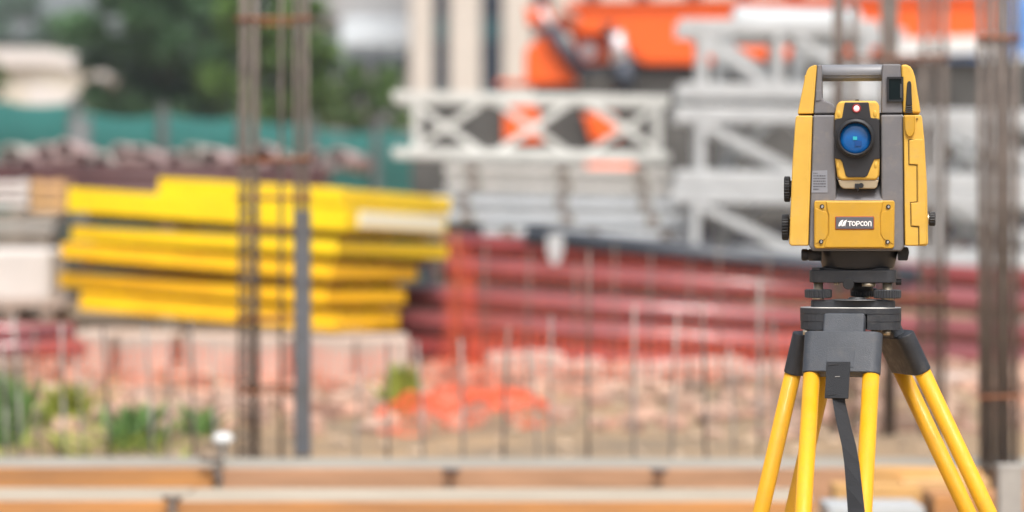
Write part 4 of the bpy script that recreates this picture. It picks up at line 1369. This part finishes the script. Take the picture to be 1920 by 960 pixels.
boom = MB().prism(cpoly([(1062, 6), (1880, -8), (1880, 72), (1620, 100), (1310, 121), (1205, 121), (1150, 66), (1085, 64), (1040, 40)], dC), dC, dC + 0.62).build('boom', M['crane'], cr, bevel=0.03, seg=2)
MB().prism(cpoly([(1062, 4), (1880, -10), (1880, -2), (1062, 12)], dC), dC - 0.05, dC + 0.67).build('top_flange', M['crane'], boom)
MB().prism(cpoly([(1670, 74), (1880, 66), (1880, 98), (1670, 104)], dC), dC - 0.03, dC + 0.5).build('white_stripe', M['white'], boom)
MB().prism(cpoly([(985, 12), (1030, 10), (1036, 40), (990, 46)], dC), dC + 0.1, dC + 0.5).build('boom_head', M['crane'], cr, bevel=0.02)
MB().prism(cpoly([(1022, 60), (1040, 66), (1086, 158), (930, 158), (930, 150), (985, 150), (985, 92)], dC), dC + 0.05, dC + 0.65).build('slew_column', M['crane'], cr, bevel=0.02)
MB().prism(cpoly([(1072, 64), (1148, 68), (1150, 120), (1098, 126)], dC), dC + 0.2, dC + 0.6).build('boom_bracket', M['crane'], cr, bevel=0.02)
c = at(1104, 92, dC); c.y = dC + 0.2
MB().tube(c, c + Vector((0, -0.05, 0)), 0.07, n=20).build('pivot_pin', M['chrome'], cr)
a, b = at(1032, 50, dC - 0.05), at(1096, 146, dC - 0.05)
cy = MB().tube(a, b, 0.062, n=18).build('hydraulic_cylinder', M['navy'], cr)
MB().tube(at(1012, 18, dC - 0.05), at(1034, 52, dC - 0.05), 0.03, n=14).build('rod', M['chrome'], cy)
cy = MB().tube(at(1168, 116, dC - 0.02), at(1174, 172, dC - 0.02), 0.085, n=20).build('hydraulic_cylinder', M['navy'], cr)
MB().tube(at(1154, 62, dC - 0.02), at(1168, 118, dC - 0.02), 0.062, n=18).build('rod', M['chrome'], cy)
MB().box(at(1142, 55, dC) + Vector((0, -0.02, 0)), (0.09, 0.12, 0.10)).build('clevis', M['crane_dark'], cy)
# pale hose runs across the boom
MB().tube(at(1036, 6, dC - 0.06), at(1085, 40, dC - 0.06), 0.030, n=10).build('hose', M['block'], cr)
MB().box(at(1200, 127, dC) + Vector((0, 0.3, 0)), (0.95, 0.4, 0.09)).build('boom_shade', M['crane_dark'], cr)  # dark bar standing in for the shadow below the boom
# deck, body and crawler tracks
MB().prism(cpoly([(770, 188), (1000, 188), (1000, 160), (1090, 160), (1096, 130), (1300, 128), (1310, 118), (2080, 108), (2080, 420), (770, 420)], dC), dC + 0.1, dC + 2.0).build('deck', M['deck_grey'], cr, bevel=0.03)
MB().prism(cpoly([(945, 200), (1008, 200), (1018, 268), (945, 268)], dC), dC + 0.0, dC + 0.4).build('tool_box', M['crane'], cr, bevel=0.02)
MB().prism(cpoly([(1092, 212), (1152, 212), (1165, 262), (1110, 266)], dC), dC + 0.0, dC + 0.4).build('tool_box', M['crane'], cr, bevel=0.02)
MB().prism(cpoly([(1100, 302), (1190, 302), (1190, 318), (1100, 318)], dC), dC + 0.02, dC + 0.3).build('side_light', M['crane'], cr)
for yy in (dC + 0.15, dC + 1.5):
    pts = []
    for k in range(9):
        A = math.pi / 2 + math.pi * k / 8
        pts.append((X(860, dC) + 0.36 * math.cos(A), 1.11 + 0.36 * math.sin(A)))
    for k in range(9):
        A = -math.pi / 2 + math.pi * k / 8
        pts.append((X(2040, dC) + 0.36 * math.cos(A), 1.11 + 0.36 * math.sin(A)))
    tr = MB().prism(pts, yy, yy + 0.42).build('track', M['crane_dark'], cr)
    for k in range(6):
        xx = X(860, dC) + (X(2040, dC) - X(860, dC)) * k / 5
        MB().tube((xx, yy - 0.02, 1.08), (xx, yy + 0.44, 1.08), 0.2, n=16).build('road_wheel', M['rust'], tr)

# blue container at top right
t = thing('shipping_container', 'blue container at the top right corner behind the crane boom', 'container', (X(1900, 32), 33, 0.75))
MB().box((X(2030, 32), 33.2, 2.4), (2.4, 2.2, 3.3)).build('shell', M['blue'], t, bevel=0.03)
for k in range(11):
    MB().box((X(2030, 32) - 1.1 + k * 0.22, 32.08, 2.4), (0.09, 0.05, 3.0)).build('rib', M['blue'], t)
MB().box((X(2030, 32), 32.06, 3.1), (2.3, 0.03, 0.55)).build('white_band', M['bluewhite'], t)

# ================================================================== HOARDING
A0, A1 = Vector((X(-260, 23.5), 23.5, 0)), Vector((X(1000, 37.5), 37.5, 0))
fe = thing('hoarding_fence', 'teal mesh hoarding on posts running behind the yellow panels', 'fence', (A0.x, A0.y, 0.75))
n = 9
for k in range(n):
    a, b = A0.lerp(A1, k / n), A0.lerp(A1, (k + 1) / n)
    ze = 0.03 * math.sin(k * 2.2)
    mb = MB()
    # slightly billowing cloth panel with thickness
    m_ = 10
    u = (b - a)
    nn = Vector((-u.y, u.x, 0)).normalized()
    vv, ff = [], []
    for i in range(m_ + 1):
        for j in range(5):
            p = a + u * (0.01 + 0.98 * i / m_)
            bul = 0.05 * math.sin(math.pi * i / m_) * math.sin(math.pi * j / 4 + 0.3) + 0.015 * math.sin(i * 2 + j)
            sag = -0.05 * math.sin(math.pi * i / m_) if j == 4 else 0
            vv.append((p.x + nn.x * bul, p.y + nn.y * bul, 0.72 + j / 4 * (1.86 + ze) + sag))
    for i in range(m_):
        for j in range(4):
            ff.append((i * 5 + j, (i + 1) * 5 + j, (i + 1) * 5 + j + 1, i * 5 + j + 1))
    o = MB().add(vv, ff, True).build('mesh_panel', M['fence'], fe)
    sdm = o.modifiers.new('thick', 'SOLIDIFY')
    sdm.thickness = 0.01
for k in range(n + 1):
    a = A0.lerp(A1, k / n)
    MB().box((a.x + 0.04, a.y - 0.06, 1.68), (0.09, 0.09, 1.95)).build('post', M['post_grey'], fe)
o = MB().tube((X(152, 25.5), 25.4, 0.7), (X(152, 25.5), 25.4, Z(222, 25.4)), 0.11, n=16).build('marker_post', M['post_grey'])
tag(o, 'stout grey post standing before the teal hoarding at left', 'post')


# ================================================================== TREES
def tree(label, base, trunk_h, crown_c, rad, nclump, nleaf, leaf, m, lean=0, seed=1, group='trees beyond the hoarding', cs=(0.10, 0.22)):
    r_ = np.random.default_rng(seed)
    base = Vector(base)
    t = thing('broadleaf_tree', label, 'tree', base, group)
    cc = Vector(crown_c)
    tr = MB()
    top = Vector((cc.x, cc.y, cc.z + rad[2] * 0.3))
    pts = [base + (top - base) * k / 5 + Vector((0.08 * math.sin(k * 2 + seed), 0.06 * math.cos(k * 3), 0)) * (k > 0) for k in range(6)]
    rr = [0.24, 0.2, 0.17, 0.13, 0.09, 0.04]
    for i in range(5):
        tr.tube(pts[i], pts[i + 1], rr[i], rr[i + 1], n=10)
    cl = []
    while len(cl) < nclump:
        p = r_.uniform(-1, 1, 3)
        q_ = np.linalg.norm(p)
        if q_ > 1 or q_ < 0.35:
            continue
        cl.append(p)
    for p in cl[:14]:
        s = pts[2].lerp(pts[5], r_.random())
        e = cc + Vector((p[0] * rad[0], p[1] * rad[1], p[2] * rad[2])) * 0.85
        mid = s.lerp(e, 0.5) + Vector((0, 0, 0.2))
        tr.tube(s, mid, 0.07, 0.045, n=6).tube(mid, e, 0.045, 0.015, n=6)
    tr.build('trunk', M['bark'], t)
    cl = np.array(cl)
    rad_np = np.array(rad)
    idx = r_.integers(0, nclump, nleaf)
    csz = r_.uniform(cs[0], cs[1], nclump) * np.mean(rad_np)
    off = r_.normal(0, 1, (nleaf, 3))
    off /= np.maximum(0.6, np.linalg.norm(off, axis=1, keepdims=True))
    P = np.array(cc) + cl[idx] * rad_np + off * csz[idx][:, None] * np.array([1.15, 1.15, 0.8]) * r_.uniform(0.5, 1.3, (nleaf, 1))
    nv = r_.normal(0, 1, (nleaf, 3)) + np.array([0, 0, 0.8])
    nv /= np.linalg.norm(nv, axis=1, keepdims=True)
    tv = np.cross(nv, r_.normal(0, 1, (nleaf, 3)))
    tv /= np.linalg.norm(tv, axis=1, keepdims=True)
    bv = np.cross(nv, tv)
    L = (leaf * r_.uniform(0.6, 1.3, (nleaf, 1)))
    V = np.stack([P - tv * L, P - bv * L * 0.45 + nv * L * 0.1, P + tv * L, P + bv * L * 0.45 + nv * L * 0.1], 1).reshape(-1, 3) - np.array(base)
    me = bpy.data.meshes.new('crown')
    me.vertices.add(nleaf * 4)
    me.vertices.foreach_set('co', V.ravel())
    me.loops.add(nleaf * 4)
    me.loops.foreach_set('vertex_index', np.arange(nleaf * 4))
    me.polygons.add(nleaf)
    me.polygons.foreach_set('loop_start', np.arange(0, nleaf * 4, 4))
    me.polygons.foreach_set('loop_total', np.full(nleaf, 4))
    me.update()
    me.validate()
    me.materials.append(m)
    o = bpy.data.objects.new('crown', me)
    col.objects.link(o)
    o.parent = t
    return t


dT = 58
tree('big dark green tree at upper left behind the teal hoarding', (X(300, dT), dT, 0.7), 3, (X(300, dT), dT, Z(70, dT)), (X(1150, dT), 2.4, 2.6), 70, 26000, 0.10, M['leaf_dark'], seed=3)
tree('mid green tree right of the dark tree, behind the left rebar column', (X(560, dT - 4), dT - 4, 0.7), 3, (X(512, dT - 4), dT - 4, Z(140, dT - 4)), (1.12, 1.6, 2.1), 55, 22000, 0.09, M['leaf_light'], seed=5)
tree('low olive green tree below the big dark crown, above the hoarding', (X(420, dT + 3), dT + 3, 0.7), 2, (X(420, dT + 3), dT + 3, Z(210, dT + 3)), (2.9, 1.8, 1.2), 40, 14000, 0.10, M['leaf_olive'], seed=8)
tree('small green tree between the hoarding and the cream tower', (X(690, 66), 66, 0.7), 2, (X(690, 66), 66, Z(195, 66)), (1.1, 1.1, 0.95), 30, 9000, 0.10, M['leaf_light'], seed=11)
tree('pale distant tree at the left edge above the cream house', (X(30, 150), 150, 0.7), 3, (X(20, 150), 150, Z(55, 150)), (3.6, 2.5, 1.9), 40, 9000, 0.22, M['leaf_far_haze'], seed=13)
tree('pale distant tree left of the big dark tree', (X(-140, 140), 140, 0.7), 3, (X(-140, 140), 140, Z(70, 140)), (3.0, 2.5, 2.2), 40, 9000, 0.22, M['leaf_far_haze'], seed=14)
tree('small green shrub tree at the left edge beside the cream house', (X(-30, 60), 60, 0.7), 2, (X(-30, 60), 60, Z(160, 60)), (0.6, 0.6, 0.9), 18, 4000, 0.08, M['leaf_light'], seed=17)

# ================================================================== BUILDINGS
# cream tower with tall dark window strips
dB = 95.0
t = thing('office_building', 'cream building with tall dark window strips between pilasters', 'building', (X(1000, dB), dB, 0.7))
x0, x1 = X(768, dB), X(1560, dB)
MB().box(((x0 + x1) / 2, dB + 5, 9.5), (x1 - x0, 9.0, 17.6)).build('wall', M['cream'], t)
px = 768
strips = [(812, 842), (902, 942), (1000, 1032), (1095, 1125), (1190, 1220), (1285, 1315), (1380, 1410), (1475, 1505)]
prev = 768
for (a, b) in strips + [(1560, 1561)]:
    MB().box(((X(prev, dB) + X(a, dB)) / 2, dB + 0.25, 9.5), (X(a, dB) - X(prev, dB), 0.5, 17.7)).build('pilaster', M['cream'], t, bevel=0.06, seg=2)
    prev = b
for (a, b) in strips:
    for k in range(7):
        zc = 2.2 + k * 2.35
        MB().box(((X(a, dB) + X(b, dB)) / 2, dB + 0.42, zc), (X(b, dB) - X(a, dB) - 0.02, 0.06, 1.62)).build('window', M['win'], t)
        MB().box(((X(a, dB) + X(b, dB)) / 2, dB + 0.40, zc + 1.17), (X(b, dB) - X(a, dB) - 0.02, 0.06, 0.68)).build('spandrel', M['win_teal'], t)
MB().box(((x0 + x1) / 2, dB + 4.8, 18.5), (x1 - x0 + 0.6, 10, 0.4)).build('parapet', M['cream'], t)
# low white-banded building
dW = 110.0
t = thing('banded_building', 'low grey building with a bright white band left of the cream building', 'building', (X(700, dW), dW, 0.7))
xa, xb = X(560, dW), X(775, dW)
MB().box(((xa + xb) / 2, dW + 4, 4.2), (xb - xa, 8, 7.0)).build('wall', M['roof_grey'], t)
MB().box(((xa + xb) / 2 + 0.9, dW - 0.6, Z(63, dW)), (xb - xa - 1.6, 1.2, 1.05)).build('canopy_band', M['bluewhite'], t, bevel=0.05)
MB().box(((xa + xb) / 2, dW + 4, Z(18, dW) + 0.5), (xb - xa + 0.6, 8.5, 1.6)).build('roof', M['roof_grey'], t, bevel=0.05)
for k in range(5):
    MB().box((xa + 0.6 + k * 0.85, dW - 0.03, Z(120, dW)), (0.5, 0.06, 0.9)).build('window', M['win'], t)
# cream house at left
dH = 75.0
t = thing('low_house', 'low cream house with a pale roof at the left edge above the hoarding', 'house', (X(60, dH), dH, 0.7))
xa, xb = X(-160, dH), X(188, dH)
MB().box(((xa + xb) / 2, dH + 2.5, (0.7 + Z(120, dH)) / 2), (xb - xa, 5, Z(120, dH) - 0.7)).build('wall', M['cream_house'], t)
MB().prism([(xa - 0.2, Z(128, dH)), (X(110, dH), Z(122, dH)), (X(205, dH), Z(150, dH)), (X(205, dH), Z(146, dH)), (X(120, dH), Z(94, dH)), (xa - 0.2, Z(88, dH))], dH - 0.3, dH + 5.3).build('roof', M['white_dust'], t)
MB().box((X(150, dH), dH - 0.04, Z(118, dH)), (0.35, 0.08, 0.28)).build('vent', M['roof_grey'], t)
MB().prism([(X(60, dH), Z(215, dH)), (X(190, dH), Z(215, dH)), (X(188, dH), Z(185, dH)), (X(70, dH), Z(160, dH))], dH - 1.2, dH - 0.06).build('porch', M['white_dust'], t)
for px in (20, 80, 140):
    MB().box((X(px, dH), dH - 0.02, Z(235, dH)), (0.5, 0.05, 0.7)).build('window', M['win'], t)

# rain-damp air
hz = MB().box((0, 450, 9.1), (1600, 1700, 20.6)).build('haze', M['haze'])
tag(hz, 'thin damp air over the site', kind='stuff')

# turn instrument, tribrach and tripod to face along the sight line
turn = -math.atan2(at(1609, 0, D).x, D)
for o in (st, tb, tp):
    o.rotation_euler.z = turn
    o.location.x *= yc / D
# drop the builder's private notes
for o in bpy.data.objects:
    if '_o' in o:
        del o['_o']
